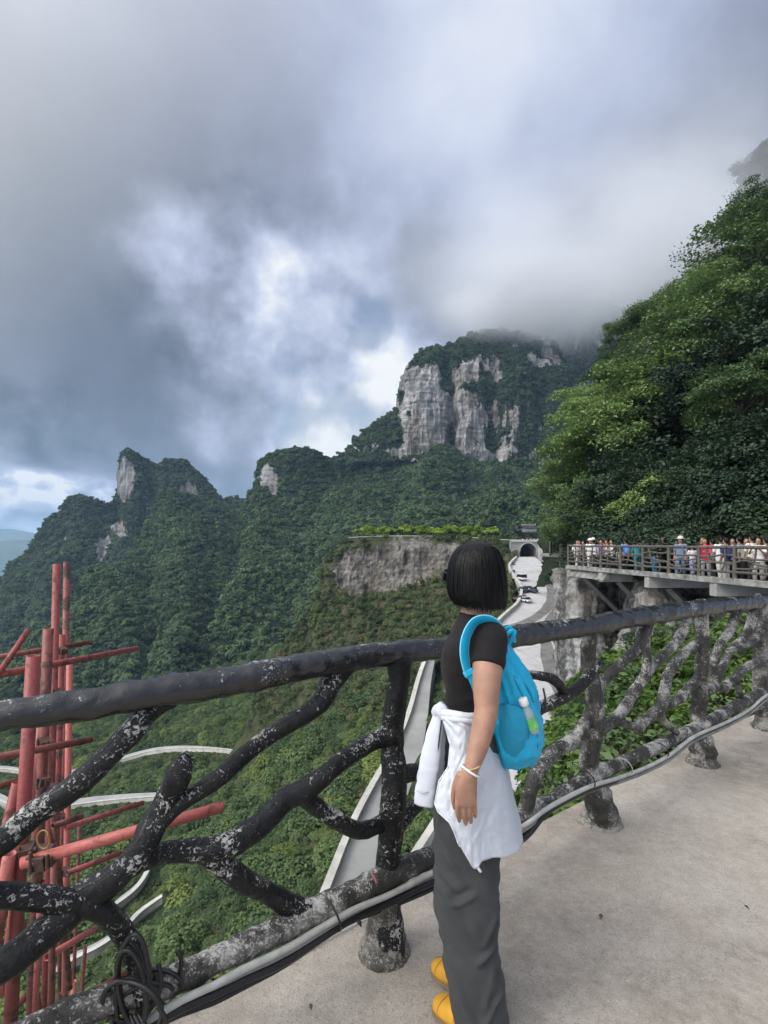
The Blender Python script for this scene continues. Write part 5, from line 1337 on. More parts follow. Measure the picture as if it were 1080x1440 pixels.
arm_and_hand(b, [(680, 892, 1.985, .050), (678, 930, 2.03, .047), (672, 1000, 2.07, .036), (664, 1050, 2.07, .030), (656, 1078, rd, .023), (653, 1090, rd, .020)],
             [(1076, 648, 664, .02, rd), (1090, 642, 663, .017, rd), (1112, 640, 663, .015, rd), (1122, 641, 662, .011, rd)],
             [[(643.5 + 6 * k, 1114, rd, .0085), (643.5 + 6 * k, 1126, rd, .008), (644 + 6 * k, 1136 - abs(k - 1.3), rd - .012, .007), (645 + 6 * k, 1141 - 1.5 * abs(k - 1.3), rd - .026, .006)] for k in range(4)],
             [(645, 1088, rd - .006, .012), (640, 1102, rd - .02, .011), (639, 1114, rd - .033, .0095), (640, 1123, rd - .042, .0075)])
remeshed('body', b, .0027, 4, M['skin'], woman)
for s in (-1, 1): MB().ellipses([(hp(.078, .032 * s, 1.487 + dz), r, r) for dz, r in ((-.012, .003), (-.008, .009), (0, .012), (.008, .009), (.012, .003))], 14).build('eye', simple('eye', (.3, .27, .25), .2), woman)

# T-shirt
b = MB(); b.ellipses([ring_px(*r) for r in TOR[::-1]], 32, axes=(TF, TL), ex=2.15)
b.tube([P(680, 884, 1.82), P(689, 897, 1.765), P(687.5, 915, 1.735), P(685.5, 934, 1.708), P(685, 938, 1.703)], [.055, .0575, .0555, .0545, .054], 20, rnd=False)
b.tube([P(676, 884, 1.94), P(680, 897, 1.985), P(679, 930, 2.02)], [.055, .057, .055], 20, rnd=False)
b.tube([P(668, 874, PD), P(669, 866, PD), P(669.5, 862.5, PD)], [.064, .058, .056], 20, rnd=False)
remeshed('shirt', b, .005, 5, M['tee'], woman, lambda V: .0035 * fbm(V * np.array([14, 14, 30]), 3, 5) * (V[:, 2] < 1.32))
# trousers
b = MB()
b.ellipses([ring_px(py, a, c, l) for py, a, c, l in ((1150, 616, 700, .155), (1120, 615, 700, .155), (1080, 615, 702, .165), (1040, 617.5, 703, .165), (1005, 622, 703, .150), (998, 624, 702, .146))], 32, axes=(TF, TL))
for L_ in (NEAR, FAR): b.ellipses([(P(x, y, d), hw * d / F, l) for y, x, hw, d, l in L_[::-1]], 28, axes=(TF, TL), ex=2.1)


def folds(V):
    q = V * np.array([5, 5, 7.5]) + np.stack([V[:, 2] * 3, V[:, 2] * 0, V[:, 0] * 9], -1)
    k = np.exp(-((V[:, 2] - .47) / .16) ** 2) + .8 * np.exp(-((V[:, 2] - .16) / .14) ** 2)
    out = 0
    for (x0, y0, x1, y1, am) in ((618, 1246, 640, 1270, 1.2), (640, 1270, 666, 1254, 1.0), (626, 1262, 652, 1300, .9), (692, 1322, 670, 1342, 1.2), (697, 1285, 676, 1318, .8), (640, 1385, 668, 1428, .8), (704, 1385, 672, 1432, .9), (650, 1160, 690, 1230, .5), (625, 1200, 650, 1236, .6), (690, 1350, 680, 1400, .7)):
        A_, B_ = P(x0, y0, 1.73), P(x1, y1, 1.73); dx, dz = B_[0] - A_[0], B_[2] - A_[2]; L_ = math.hypot(dx, dz); rx, rz = V[:, 0] - A_[0], V[:, 2] - A_[2]
        al = (rx * dx + rz * dz) / L_ ** 2; ac_ = (rx * dz - rz * dx) / L_
        out = out + am * .010 * (np.exp(-(ac_ / .010) ** 2) - .9 * np.exp(-((ac_ + .019) / .011) ** 2)) * np.exp(-(np.abs(al - .5) / .55) ** 4) * (V[:, 1] < 1.85)
    return out + .013 * fbm(q, 3, 2, .5, True) * (.35 + k) + .003 * fbm(V * 22, 3, 6)


remeshed('trousers', b, .006, 6, M['trouser'], woman, folds)
b = MB()
seam = [P(x + 2, y, d - l * 1.0 - .002) for y, x, hw, d, l in NEAR]
# shoes
for nm, toe, heel in (('shoe', (.178, 1.875), (.350, 1.70)), ('shoe', (.188, 2.04), (.350, 1.875))):
    toe, heel = np.array(toe), np.array(heel); d = (toe - heel) / np.linalg.norm(toe - heel); s2 = np.array([-d[1], d[0]]); L_ = np.linalg.norm(toe - heel); R = []; Rs = []; Rb = []
    for t_, w, h in ((0, .022, .055), (.05, .033, .078), (.2, .036, .092), (.4, .037, .088), (.55, .041, .072), (.7, .046, .060), (.82, .045, .052), (.92, .037, .045), (.98, .022, .036), (1.0, .010, .026)):
        c = heel + d * L_ * t_; a = np.linspace(0, np.pi, 15); x = np.cos(a) * w; z = .014 + np.sin(a) ** .75 * (h - .014)
        x = np.sign(x) * np.abs(x / w) ** .7 * w
        R.append(np.array([[c[0] + s2[0] * q, c[1] + s2[1] * q, zz] for q, zz in zip(x, z)]))
        Rs.append(np.array([[c[0] + s2[0] * q * w * 1.06, c[1] + s2[1] * q * w * 1.06, zz] for q, zz in ((-1, .001), (1, .001), (1, .017), (-1, .017))]))
    sh = MB().rings(R).build('shoe', M['shoe'], woman)
    MB().rings(Rs).build('sole', M['sole'], sh, False)
    v_ = [np.array([[p[0], p[1], p[2] + .0012] for p in r[8:13]]) + np.array([*(-s2 * .0012), 0]) for r in R[4:9]]
    if toe[1] > 1.95: MB().rings(v_, False, False).build('toe_strip', M['shoe_brown'], sh)  # browner strip laid over one side of the far shoe's toe
    for k_ in (4, 6): MB().tube([R[k_][i] + np.array([0, 0, .0015]) for i in range(1, 14)], .0010, 5).build('seam', M['shoe_brown'], sh)

# hair
HR = [(762.5, 665, 679, .018), (765, 653, 689, .048), (771, 643.5, 697, .073), (781, 636.5, 703, .090), (795, 632, 707, .099), (812, 630.2, 709.5, .103), (830, 630.4, 711, .105), (842, 632.5, 711.5, .105), (849, 635.5, 711, .103), (853, 638, 710, .101)]
HRc = [(P((a + c) / 2, y, 1.885), (c - a) / 2 * 1.885 / F, l) for y, a, c, l in HR]
ang = np.linspace(0, 2 * np.pi, 120, endpoint=False); fa = math.atan2(hf[1], hf[0])


def hair_pt(k, a, off=0.0):
    """point of the bob at ring position k (float) and angle a"""
    i = int(min(k, len(HRc) - 1.001)); f = k - i; c = HRc[i][0] * (1 - f) + HRc[i + 1][0] * f; r1 = HRc[i][1] * (1 - f) + HRc[i + 1][1] * f; r2 = HRc[i][2] * (1 - f) + HRc[i + 1][2] * f
    da = abs((a - fa + np.pi) % (2 * np.pi) - np.pi); cut = np.clip((math.radians(44) - da) / math.radians(14), 0, 1) * np.clip((k - 2.6) / 1.2, 0, 1)
    sc = (1 - .42 * cut) * (1 + off)
    slope = (0.007 * math.cos(a) - .009) * max(0, (k - 6) / 3)
    return c + np.array([math.cos(a) * r1 * sc, math.sin(a) * r2 * sc, -slope])


R = []
for k in np.linspace(0, len(HRc) - 1.001, 46):
    R.append([hair_pt(k, a, .048 * fbm(np.array([[math.cos(a) * 8, math.sin(a) * 9, k * .3]]), 4, 3, .65)[0] - .012) for a in ang])
# tuck the hem inwards
last = np.array(R[-1]); cc_ = last.mean(0); R.append(cc_ + (last - cc_) * .93 + np.array([0, 0, -.002])); R.append(cc_ + (last - cc_) * .7 + np.array([0, 0, .012]))
hair = MB().rings(R).build('hair', M['hair'], woman)
hm = MB(); hrng = np.random.default_rng(4)
for i in range(2600):
    a = hrng.random() * 2 * np.pi; da = abs((a - fa + np.pi) % (2 * np.pi) - np.pi)
    k0 = hrng.uniform(.3, 3.0); k1 = len(HRc) - 1.02 - abs(hrng.normal(0, .12)); a2 = a + hrng.normal(0, .06); w = hrng.uniform(.0010, .0028); off = abs(hrng.normal(0, .03))
    if da < math.radians(48): k1 = min(k1, 3.4)
    ks_ = np.linspace(k0, k1, 11); V = []
    for j, k in enumerate(ks_):
        t_ = j / 10; p = hair_pt(k, a + (a2 - a) * t_, off * math.sin(math.pi * min(1, .15 + t_ * .9)) + .004)
        if j == 10: p = p + np.array([0, 0, -abs(hrng.normal(0, .009)) + .002])
        tx = np.array([-math.sin(a), math.cos(a), 0]) * w * (1 - .75 * t_ ** 3)
        V += [p - tx, p + tx]
    hm.add(V, [(2 * j, 2 * j + 1, 2 * j + 3, 2 * j + 2) for j in range(10)])
for i in range(110):
    a = hrng.random() * 2 * np.pi; da = abs((a - fa + np.pi) % (2 * np.pi) - np.pi)
    if da < math.radians(50): continue
    k0 = hrng.uniform(1, 6.5); k1 = min(len(HRc) - 1.02, k0 + hrng.uniform(1.5, 4)); sp_o = hrng.uniform(.03, .13); w = .0007; V = []
    for j in range(9):
        t_ = j / 8; p = hair_pt(k0 + (k1 - k0) * t_, a + .12 * math.sin(t_ * 3 + i), .01 + sp_o * t_ ** 1.6)
        if j == 8: p = p - np.array([0, 0, hrng.uniform(0, .02)])
        tx = np.array([-math.sin(a), math.cos(a), 0]) * w * (1 - .6 * t_); V += [p - tx, p + tx]
    hm.add(V, [(2 * j, 2 * j + 1, 2 * j + 3, 2 * j + 2) for j in range(8)])
hm.build('strands', M['hair'], hair)
# sunglasses
gl = MB()
for s in (-1, 1):
    th = np.linspace(0, 2 * np.pi, 20, endpoint=False); R = []
    for off in (0, .004): R.append([hp(.102 + off - .22 * abs(.030 * math.cos(a) * 1 + .034) ** 1.6, .034 * s + .029 * math.copysign(abs(math.cos(a)) ** .7, math.cos(a)), 1.488 + .023 * math.copysign(abs(math.sin(a)) ** .8, math.sin(a))) for a in th])
    gl.rings(R)
    gl.tube([hp(.098, .062 * s, 1.498), hp(.05, .078 * s, 1.500), hp(-.01, .079 * s, 1.500)], .0032, 7)
gl.tube([hp(.106, .01, 1.494), hp(.109, 0, 1.496), hp(.106, -.01, 1.494)], .003, 6)
gl.build('sunglasses', simple('black_gloss', (.008, .008, .009), .15, .1), woman)
MB().tube([hp(.101, .068, 1.507), hp(.104, .035, 1.512)], .0016, 5).build('rim_highlight', M['conduit'], woman) if False else None

# jacket tied round the waist
def pline(pts, n):
    p = np.array(pts, float); s = np.concatenate([[0], np.cumsum(np.linalg.norm(np.diff(p, axis=0), axis=1))]); t_ = np.linspace(0, s[-1], n)
    return np.stack([np.interp(t_, s, p[:, 0]), np.interp(t_, s, p[:, 1])], -1)


nu, nv = 64, 72
Tp = pline([(621, 1002), (640, 1006), (670, 1008), (694, 1004)], nu)
Bt = pline([(611, 1129), (616, 1141), (632, 1156), (638, 1168), (644, 1185), (655, 1204), (665, 1221), (671, 1222), (677, 1211), (693, 1205.5), (712, 1206), (728, 1197), (735, 1184)], nu)
Lf = pline([(621, 1002), (623, 1013), (633, 1047), (630, 1078), (617, 1098), (611, 1129)], nv)
Rt = pline([(694, 1004), (698, 1038), (712, 1086), (724, 1145), (735, 1184)], nv)
u = np.linspace(0, 1, nu)[None, :, None]; v = np.linspace(0, 1, nv)[:, None, None]
Cn = (1 - v) * Tp[None] + v * Bt[None] + (1 - u) * Lf[:, None] + u * Rt[:, None] - ((1 - u) * (1 - v) * Tp[0] + u * (1 - v) * Tp[-1] + (1 - u) * v * Bt[0] + u * v * Bt[-1])
uu, vv = u[..., 0], v[..., 0]
Bl = .196 + .028 * vv; w_ = .20 + .80 * uu
Dn = 1.885 - Bl * np.clip(np.sin(np.pi * w_), 0, 1) ** .42
q = np.stack([Cn[..., 0] * .045, Cn[..., 1] * .016, 0 * Cn[..., 0]], -1)
fr_ = np.stack([Cn[..., 0] * .11 + (Cn[..., 1] - 1000) * .05, Cn[..., 1] * .012 - Cn[..., 0] * .02, 0 * Cn[..., 0] + 4], -1)
fold = .009 * fbm(q, 3, 7, .5, True) + .010 * fbm(fr_, 3, 9, .5, True) * np.sin(np.pi * np.clip(vv * 1.1, 0, 1)) + .004 * fbm(np.stack([Cn[..., 0] * .12, Cn[..., 1] * .10, 0 * Cn[..., 0]], -1), 3, 12, .5, True)
# fan of gathers running from the knot
ang_ = np.arctan2(Cn[..., 1] - 996, Cn[..., 0] - 612); rad_ = np.hypot(Cn[..., 1] - 996, Cn[..., 0] - 612)
fold = fold + .0045 * np.sin(ang_ * 26) * np.exp(-((rad_ - 35) / 30) ** 2)
Dn = Dn - fold * .72
near_ = PA(Cn[..., 0], Cn[..., 1], Dn)
Cf = Cn[:, ::-1]; Df = 3.77 - (1.885 - Bl * np.clip(np.sin(np.pi * w_), 0, 1) ** .42)[:, ::-1] - .006 * fbm(q + 5, 3, 8)[:, ::-1]
k_ = F / Df; far_ = np.stack([near_[:, ::-1, 0], Df, near_[:, ::-1, 2]], -1); far_[..., 0] += .004 + .22 * (Df - Dn[:, ::-1])
allw = np.concatenate([near_, far_[:, 2:]], 1)
jk = mk('tied_jacket', allw.reshape(-1, 3), grid_faces(*allw.shape[:2]), M['jacket'], woman, True, solid=.004)
e = near_[:, 0]; edge = np.concatenate([near_[18:, 0], near_[-1, :24]]) - np.array([0, .004, 0])
MB().tube(edge, .0024, 6).build('zip', simple('zip_white', (.60, .62, .66), .4), jk)
MB().tube([P(672, 1220, 1.69), P(676, 1226, 1.688)], .0045, 8).build('zip_pull', M['white'], jk)
rp_ = [P(x, y, 1.885 - .19 * s - .004) for x, y, s in ((619, 1001, .62), (626, 1003, .80), (640, 1005, .97), (655, 1007, 1.0), (672, 1008, .86), (686, 1006, .55), (697, 1003, .12))]
wb = MB(); wb.tube(rp_, [.013, .014, .0125, .012, .012, .012, .010], 12, step=.008, noise=.16, nf=30, seed=3)
wb.tube([p + np.array([0, -.004, -.012]) for p in rp_], [.010, .012, .0115, .011, .011, .011, .010], 12, step=.008, noise=.2, nf=34, seed=5)
wb.tube([np.array([p[0] + .22 * (3.77 - 2 * p[1]), 3.77 - p[1], p[2]]) for p in rp_], .014, 10, step=.012, noise=.15, nf=30)
wb.build('waist_roll', M['jacket'], jk)
kn = MB()
kn.tube([P(627, 1003, 1.745), P(619, 996, 1.755), P(614, 1002, 1.765), P(617, 1011, 1.76)], [.014, .019, .018, .012], 12, step=.006, noise=.15, nf=40)
kn.tube([P(620, 990, 1.77), P(618, 999, 1.742), P(622, 1008, 1.74)], [.010, .015, .011], 12, step=.006, noise=.15, nf=40)
kn.build('knot', M['jacket'], jk)
slv = [(617, 1006, 1.757, .018), (611.5, 1030, 1.748, .025), (606.5, 1058, 1.742, .0305), (602, 1085, 1.740, .034), (599, 1108, 1.74, .0345), (596.8, 1124, 1.74, .0335), (596, 1132, 1.74, .032)]
sm = MB(); sm.tube([P(*q_[:3]) for q_ in slv], [q_[3] for q_ in slv], 26, step=.006, noise=.10, nf=17, seed=8, flat=((.25, 1, 0), .48), rnd=False)
sm.build('sleeve', M['jacket'], jk)
sl2 = [(619, 1008, 1.775, .012), (618.5, 1040, 1.775, .019), (617, 1070, 1.78, .021), (615, 1098, 1.785, .019)]
sm = MB(); sm.tube([P(*q_[:3]) for q_ in sl2], [q_[3] for q_ in sl2], 20, step=.006, noise=.1, nf=18, seed=2, flat=((.25, 1, 0), .4), rnd=False); sm.build('sleeve', M['jacket'], jk)
MB().tube([P(602, 1113, 1.722), P(594, 1115, 1.720), P(586.5, 1112, 1.726)], .0022, 5).build('cuff_seam', simple('seam_grey', (.45, .47, .52), .6), jk)
MB().tube([P(621, 1012, 1.738), P(617, 1045, 1.731), P(613, 1075, 1.730), P(611, 1095, 1.733)], .0026, 6).build('drawstring', M['cable'], jk)
# bracelets
def torus(c, R_, r, tilt, mat, name, beads=0):
    th = np.linspace(0, 2 * np.pi, 37); n_ = np.array(tilt, float); n_ /= np.linalg.norm(n_); u_ = np.cross(n_, (0, 1, 0)); u_ /= np.linalg.norm(u_); w2 = np.cross(n_, u_)
    m_ = MB()
    pts_ = [np.array(c) + R_ * (math.cos(a) * u_ + math.sin(a) * w2) for a in th]
    if beads:
        for p_ in pts_[:-1]: m_.ellipses([(p_ + np.array([0, 0, z_]), r_, r_) for z_, r_ in ((-.0024, .0006), (-.0014, .002), (0, .0025), (.0014, .002), (.0024, .0006))], 8)
    else: m_.tube(pts_, r, 8, cap=False)
    m_.build(name, mat, woman)


torus(P(663, 1078, 1.612), .0282, .0022, (-.28, .12, 1), simple('gold_beads', (.62, .46, .24), .35, .2, 60, metal=.4), 'bracelet', 1)
torus(P(661.5, 1084, 1.609), .0300, .0036, (.62, .15, 1), simple('white_band', (.78, .74, .70), .5), 'bracelet')

# ------------------------------------------------------------------ backpack and bottle
M['pack'] = cloth('turquoise_nylon', (0.008, 0.40, 0.66), .36, 380, .35, .1, .12, .8, 14)
M['pack_dark'] = None
t = NT('turquoise_mesh'); v = t.co('Object'); wv = t.n('ShaderNodeTexWave', wave_type='BANDS', bands_direction='Z'); wv.inputs['Scale'].default_value = 95; wv.inputs['Distortion'].default_value = 1.2; t.L.new(v, wv.inputs['Vector'])
wx = t.n('ShaderNodeTexWave', wave_type='BANDS', bands_direction='X'); wx.inputs['Scale'].default_value = 95; t.L.new(v, wx.inputs['Vector'])
k = t.math('MULTIPLY', wv.outputs['Fac'], wx.outputs['Fac']); t.bump(k, .5, .003)
M['pack_dark'] = t.fin(t.ramp(k, [(.1, (.006, .26, .45)), (.6, (.012, .42, .66))]), .55)
M['seam'] = simple('dark_turquoise_binding', (.004, .19, .34), .6, .1)
M['piping'] = simple('pale_blue_piping', (.16, .60, .80), .5, .05)
pack = empty('backpack', P(728, 1030, 1.87), 'bright turquoise light daypack with mesh side pocket hanging on the woman', 'backpack')
PK = [(1084, 722, 744, .05), (1080, 713, 752, .085), (1070, 705, 759.5, .115), (1055, 699, 764.5, .135), (1038, 694, 767.5, .145), (1018, 690, 767, .150), (998, 688.5, 763.5, .150), (978, 689, 757.5, .146), (958, 691, 748, .138), (940, 694, 737.5, .125), (922, 696.5, 725, .105), (905, 697.5, 715, .080), (893, 698, 707.5, .050), (888, 699, 704, .025)]
b = MB(); b.ellipses([((lambda q_: (np.array([q_[0][0], 1.872, q_[0][2]]), q_[1], q_[2]))(ring_px(py, a, c, l * .95, 1.79))) for py, a, c, l in PK], 40, ex=2.7, axes=(TF, TL))


def crinkle(V):
    top = np.clip((V[:, 2] - .9) / .3, 0, 1)
    q_ = V * np.array([24, 18, 4.5]) + np.stack([V[:, 2] * 9, 0 * V[:, 2], V[:, 0] * 3], -1)
    return .020 * np.sign(fbm(q_, 3, 3, .5, True)) * np.abs(fbm(q_, 3, 3, .5, True)) ** 1.3 + .0035 * fbm(V * np.array([40, 30, 16]), 2, 8, .5, True) + .006 * top * np.sin((V[:, 0] * 1.2 + V[:, 2] * .55) * 60 + V[:, 1] * 30)


remeshed('pack_body', b, .0055, 4, M['pack'], pack, crinkle)
# mesh pocket on the near side
def pack_side(px, py, out=.0):
    yy = np.array([r[0] for r in PK][::-1], float); i = lambda j: np.interp(py, yy, [r[j] for r in PK][::-1])
    a, c, l = i(1), i(2), i(3) * .95; t_ = np.clip((px - (a + c) / 2) / ((c - a) / 2), -1, 1)
    return 1.872 - l * (1 - abs(t_) ** 2.7) ** (1 / 2.7) - out


rows = []
for py, a, c in ((990, 706, 716), (996, 699, 733), (1010, 693.5, 741), (1026, 693, 743), (1042, 697, 742), (1056, 702, 738), (1068, 708, 732), (1075, 713, 726)):
    xs = np.linspace(a, c, 22); rows.append([P(x, py, pack_side(x, py, .004 + .030 * math.sin(math.pi * j / 21) ** .7 * math.sin(math.pi * min(1, (py - 984) / 92)) ** .6)) for j, x in enumerate(xs)])
rows = np.array(rows); R2 = []
for j in range(rows.shape[1]): R2.append(catmull(rows[:, j], np.zeros(len(rows)))[0])
R2 = np.array(R2).transpose(1, 0, 2); R2 = R2 + np.stack([0 * R2[..., 0], -.004 * fbm(R2 * 30, 3, 2, .5, True), 0 * R2[..., 0]], -1)
mk('mesh_pocket', R2.reshape(-1, 3), grid_faces(*R2.shape[:2]), M['pack_dark'], pack, True, solid=.002)
MB().tube(R2[0], .003, 6).tube(R2[:, -1], .0028, 6).tube(R2[:, 0], .0028, 6).build('pocket_binding', M['seam'], pack)
sb = [P(x, y, pack_side(x, y, .006)) for x, y in ((700, 900), (712, 930), (726, 960), (741, 990), (752, 1020), (756, 1045), (752, 1066))]
MB().tube(sb, .0024, 6, step=.01).build('side_seam', M['seam'], pack)
zz = [P(x, y, pack_side(x, y, .006)) for x, y in ((703, 930), (716, 945), (733, 958), (744, 972), (750, 988))]
MB().tube(zz, .0030, 6, step=.01).build('zip', M['seam'], pack)
st = [(709, 916, 1.80, .016), (704, 897, 1.79, .022), (698, 882, 1.775, .0235), (688, 873.5, 1.757, .0235), (677, 872, 1.745, .0235), (667, 876, 1.735, .0235), (659, 887, 1.720, .0225), (654, 902, 1.708, .021), (653, 920, 1.700, .0195), (656, 938, 1.700, .017), (660, 950, 1.702, .014)]
sp_ = [P(*q_[:3]) for q_ in st]
# strap: a flat padded band, wide in the plane of the shoulder
Pc, Rc = catmull(np.array(sp_), np.array([q_[3] for q_ in st]), .008); T = np.gradient(Pc, axis=0); T /= np.linalg.norm(T, axis=1)[:, None]
R = []
for i, (p, tt) in enumerate(zip(Pc, T)):
    wdir = np.array([0, 1, 0]); sx = np.clip(i / len(Pc), 0, 1)
    inpl = np.cross(tt, wdir); inpl /= np.linalg.norm(inpl); lat = np.cross(inpl, tt)
    a = np.linspace(0, 2 * np.pi, 20, endpoint=False)
    wi = inpl * .72 + lat * .69; wi /= np.linalg.norm(wi); th_ = np.cross(wi, tt)
    R.append(p + Rc[i] * (np.cos(a)[:, None] * wi) + .0058 * np.sin(a)[:, None] * th_)
R = np.array(R)
stp = MB().rings(R).build('shoulder_strap', M['pack'], pack)
MB().tube(R[:, 0], .0026, 6).tube(R[:, 10], .0026, 6).build('piping', M['piping'], stp)
q_ = [P(660, 948, 1.698), P(664, 958, 1.70), P(669, 972, 1.715), P(674, 990, 1.74)]
MB().tube(q_, [.010, .009, .009, .009], 12, step=.008, flat=((.3, 1, 0), .25)).build('webbing', M['pack'], pack)
MB().box(P(659, 946, 1.692), (.034, .006, .018), Matrix.Rotation(-.5, 3, 'Y')).build('buckle', M['pack'], pack, False, .002)
for pts_ in ([(704, 906, 1.80), (712, 893, 1.79), (721, 886.5, 1.79), (724, 890, 1.79), (718, 901, 1.80), (711, 915, 1.81)], [(703, 898, 1.82), (710, 885, 1.81), (717, 882, 1.81), (720, 886, 1.81)], [(716, 886, 1.80), (722, 893, 1.80), (723, 903, 1.80)]):
    MB().tube([P(*p_) for p_ in pts_], .0065, 10, step=.006, flat=((.4, 1, .2), .35)).build('loop', M['pack'], pack)
# the far strap over the right shoulder
q_ = [(703, 905, 1.96), (697, 884, 1.985), (684, 876, 1.99), (668, 880, 2.0), (655, 900, 2.02), (655, 940, 2.02), (668, 980, 2.02)]
MB().tube([P(*p_) for p_ in q_], .022, 14, step=.01, flat=((0, .6, 1), .25)).build('shoulder_strap', M['pack'], pack)
MB().tube([P(764, 968, 1.80), P(767, 985, 1.79), P(766, 1000, 1.79)], .0035, 6).build('zip_pull', M['cable'], pack)

bd = pack_side(738, 1000, .006)
A, B = P(735, 983, bd - .004), P(748.5, 1020, bd + .010); ax = (B - A) / np.linalg.norm(B - A); u_ = np.cross(ax, (0, 1, 0)); u_ /= np.linalg.norm(u_); w2 = np.cross(ax, u_)
bt = empty('bottle', B, 'small clear drink bottle with a white cap tucked in the backpack pocket', 'bottle')
circ = lambda t_, r: A + (B - A) * t_ + r * (np.cos(np.linspace(0, 2 * np.pi, 20, endpoint=False))[:, None] * u_ + np.sin(np.linspace(0, 2 * np.pi, 20, endpoint=False))[:, None] * w2)
MB().rings([circ(t_, r) for t_, r in ((-.02, .0125), (0, .0145), (.20, .0145), (.22, .0135))]).build('cap', M['white'], bt)
pl = NT('clear_plastic'); pl.b.inputs['Transmission Weight'].default_value = .6; pl.fin((.72, .85, .88), .12)
MB().rings([circ(t_, r) for t_, r in ((.23, .0105), (.32, .0110), (.42, .015), (.55, .0175), (1.0, .0175), (1.2, .0175), (1.25, .016))]).build('flask', pl.m, bt)
MB().rings([circ(t_, .0179) for t_ in (.66, .74, .85, 1.1)], False).build('wrapper', simple('green_wrapper', (.16, .50, .14), .4, .4, 40), bt)

# ------------------------------------------------------------------ the crowd on the far walkway
def crowd_proto(pose, h=1.66):
    k = h / 1.66; V3 = lambda *a: np.array(a, float) * k; sw = {'stand': .02, 'walk': .20, 'phone': .05, 'lean': .06}[pose]
    b = MB(); sh = MB(); tr_ = MB(); hr_ = MB(); so = MB(); lean = .10 if pose == 'lean' else .02
    b.ellipses([(V3(0, lean + o, z), r1 * k, r2 * k) for z, r1, r2, o in ((1.425, .03, .03, .04), (1.45, .058, .065, .015), (1.50, .072, .088, .008), (1.56, .076, .096, 0), (1.61, .066, .086, -.004), (1.645, .035, .05, -.006))], 14)
    b.tube([V3(0, lean + .10, 1.545), V3(0, lean + .115, 1.51)], [.012 * k, .014 * k], 6)
    b.tube([V3(0, lean, 1.32), V3(0, lean, 1.46)], [.055 * k, .05 * k], 10)
    tor = [(.84, .155, .11), (.92, .165, .115), (1.02, .145, .10), (1.12, .15, .105), (1.25, .175, .115), (1.34, .165, .09), (1.385, .08, .06)]
    b.ellipses([(V3(0, lean * (z - .85) * 1.8, z), x * k, y * k) for z, x, y in tor], 16)
    sh.ellipses([(V3(0, lean * (z - .85) * 1.8, z), (x + .02) * k, (y + .02) * k) for z, x, y in [(.80, .165, .12)] + tor], 16)
    for s in (-1, 1):
        A0 = V3(s * .185, lean * .9, 1.33)
        if pose == 'phone' : E, W, Hn = V3(s * .24, .12, 1.10), V3(s * .10, .34, 1.28), V3(s * .07, .38, 1.36)
        elif pose == 'lean': E, W, Hn = V3(s * .25, .18, 1.10), V3(s * .14, .42, 1.12), V3(s * .10, .50, 1.12)
        elif pose == 'walk': E, W, Hn = V3(s * .235, -s * .08, 1.06), V3(s * .215, -s * .02 + .10, .84), V3(s * .20, -s * .02 + .14, .75)
        else: E, W, Hn = V3(s * .235, -.02, 1.06), V3(s * .225, .04, .82), V3(s * .22, .06, .72)
        b.tube([A0, E, W], [.05 * k, .04 * k, .028 * k], 10); b.tube([W, (W + Hn) / 2, Hn], [.03 * k, .04 * k, .022 * k], 8)
        sh.tube([A0 + V3(-s * .02, 0, .0), A0, (A0 + E) / 2, E * .85 + A0 * .15], [.066 * k, .068 * k, .062 * k, .056 * k], 10)
        Hp = V3(s * .09, 0, .86); Kn = V3(s * .10, s * sw * .5 + .03, .48); An = V3(s * .10, s * sw - .02, .09)
        b.tube([Hp, Kn, An], [.085 * k, .058 * k, .042 * k], 10)
        tr_.tube([Hp + V3(0, 0, .06), Hp, Kn, An + V3(0, 0, .02)], [.095 * k, .10 * k, .076 * k, .066 * k], 12)
        so.tube([An + V3(0, -.06, -.045), An + V3(0, .06, -.05), An + V3(s * .01, .17, -.06)], [.045 * k, .045 * k, .03 * k], 10)
    tr_.ellipses([(V3(0, 0, z), x * k, y * k) for z, x, y in ((.80, .15, .115), (.88, .175, .13), (.98, .165, .12))], 14)
    hr_.ellipses([(V3(0, lean - .02 + o, z), r1 * k, r2 * k) for z, r1, r2, o in ((1.47, .06, .05, -.05), (1.50, .082, .075, -.035), (1.56, .088, .098, -.012), (1.62, .078, .094, -.004), (1.665, .045, .06, 0), (1.675, .015, .02, 0))], 14)
    root = empty('person')
    remeshed('body', b, .018, 2, M['skin'], root); remeshed('shirt', sh, .018, 2, M['white'], root); remeshed('trousers', tr_, .018, 2, M['dark'], root)
    hr_.build('hair', M['hair'], root); so.build('shoes', M['white'], root)
    return root


cm = {}
def cmat(c):
    if c not in cm: cm[c] = cloth('crowd_cloth', c, .85, 120, .2, .1, .15)
    return cm[c]


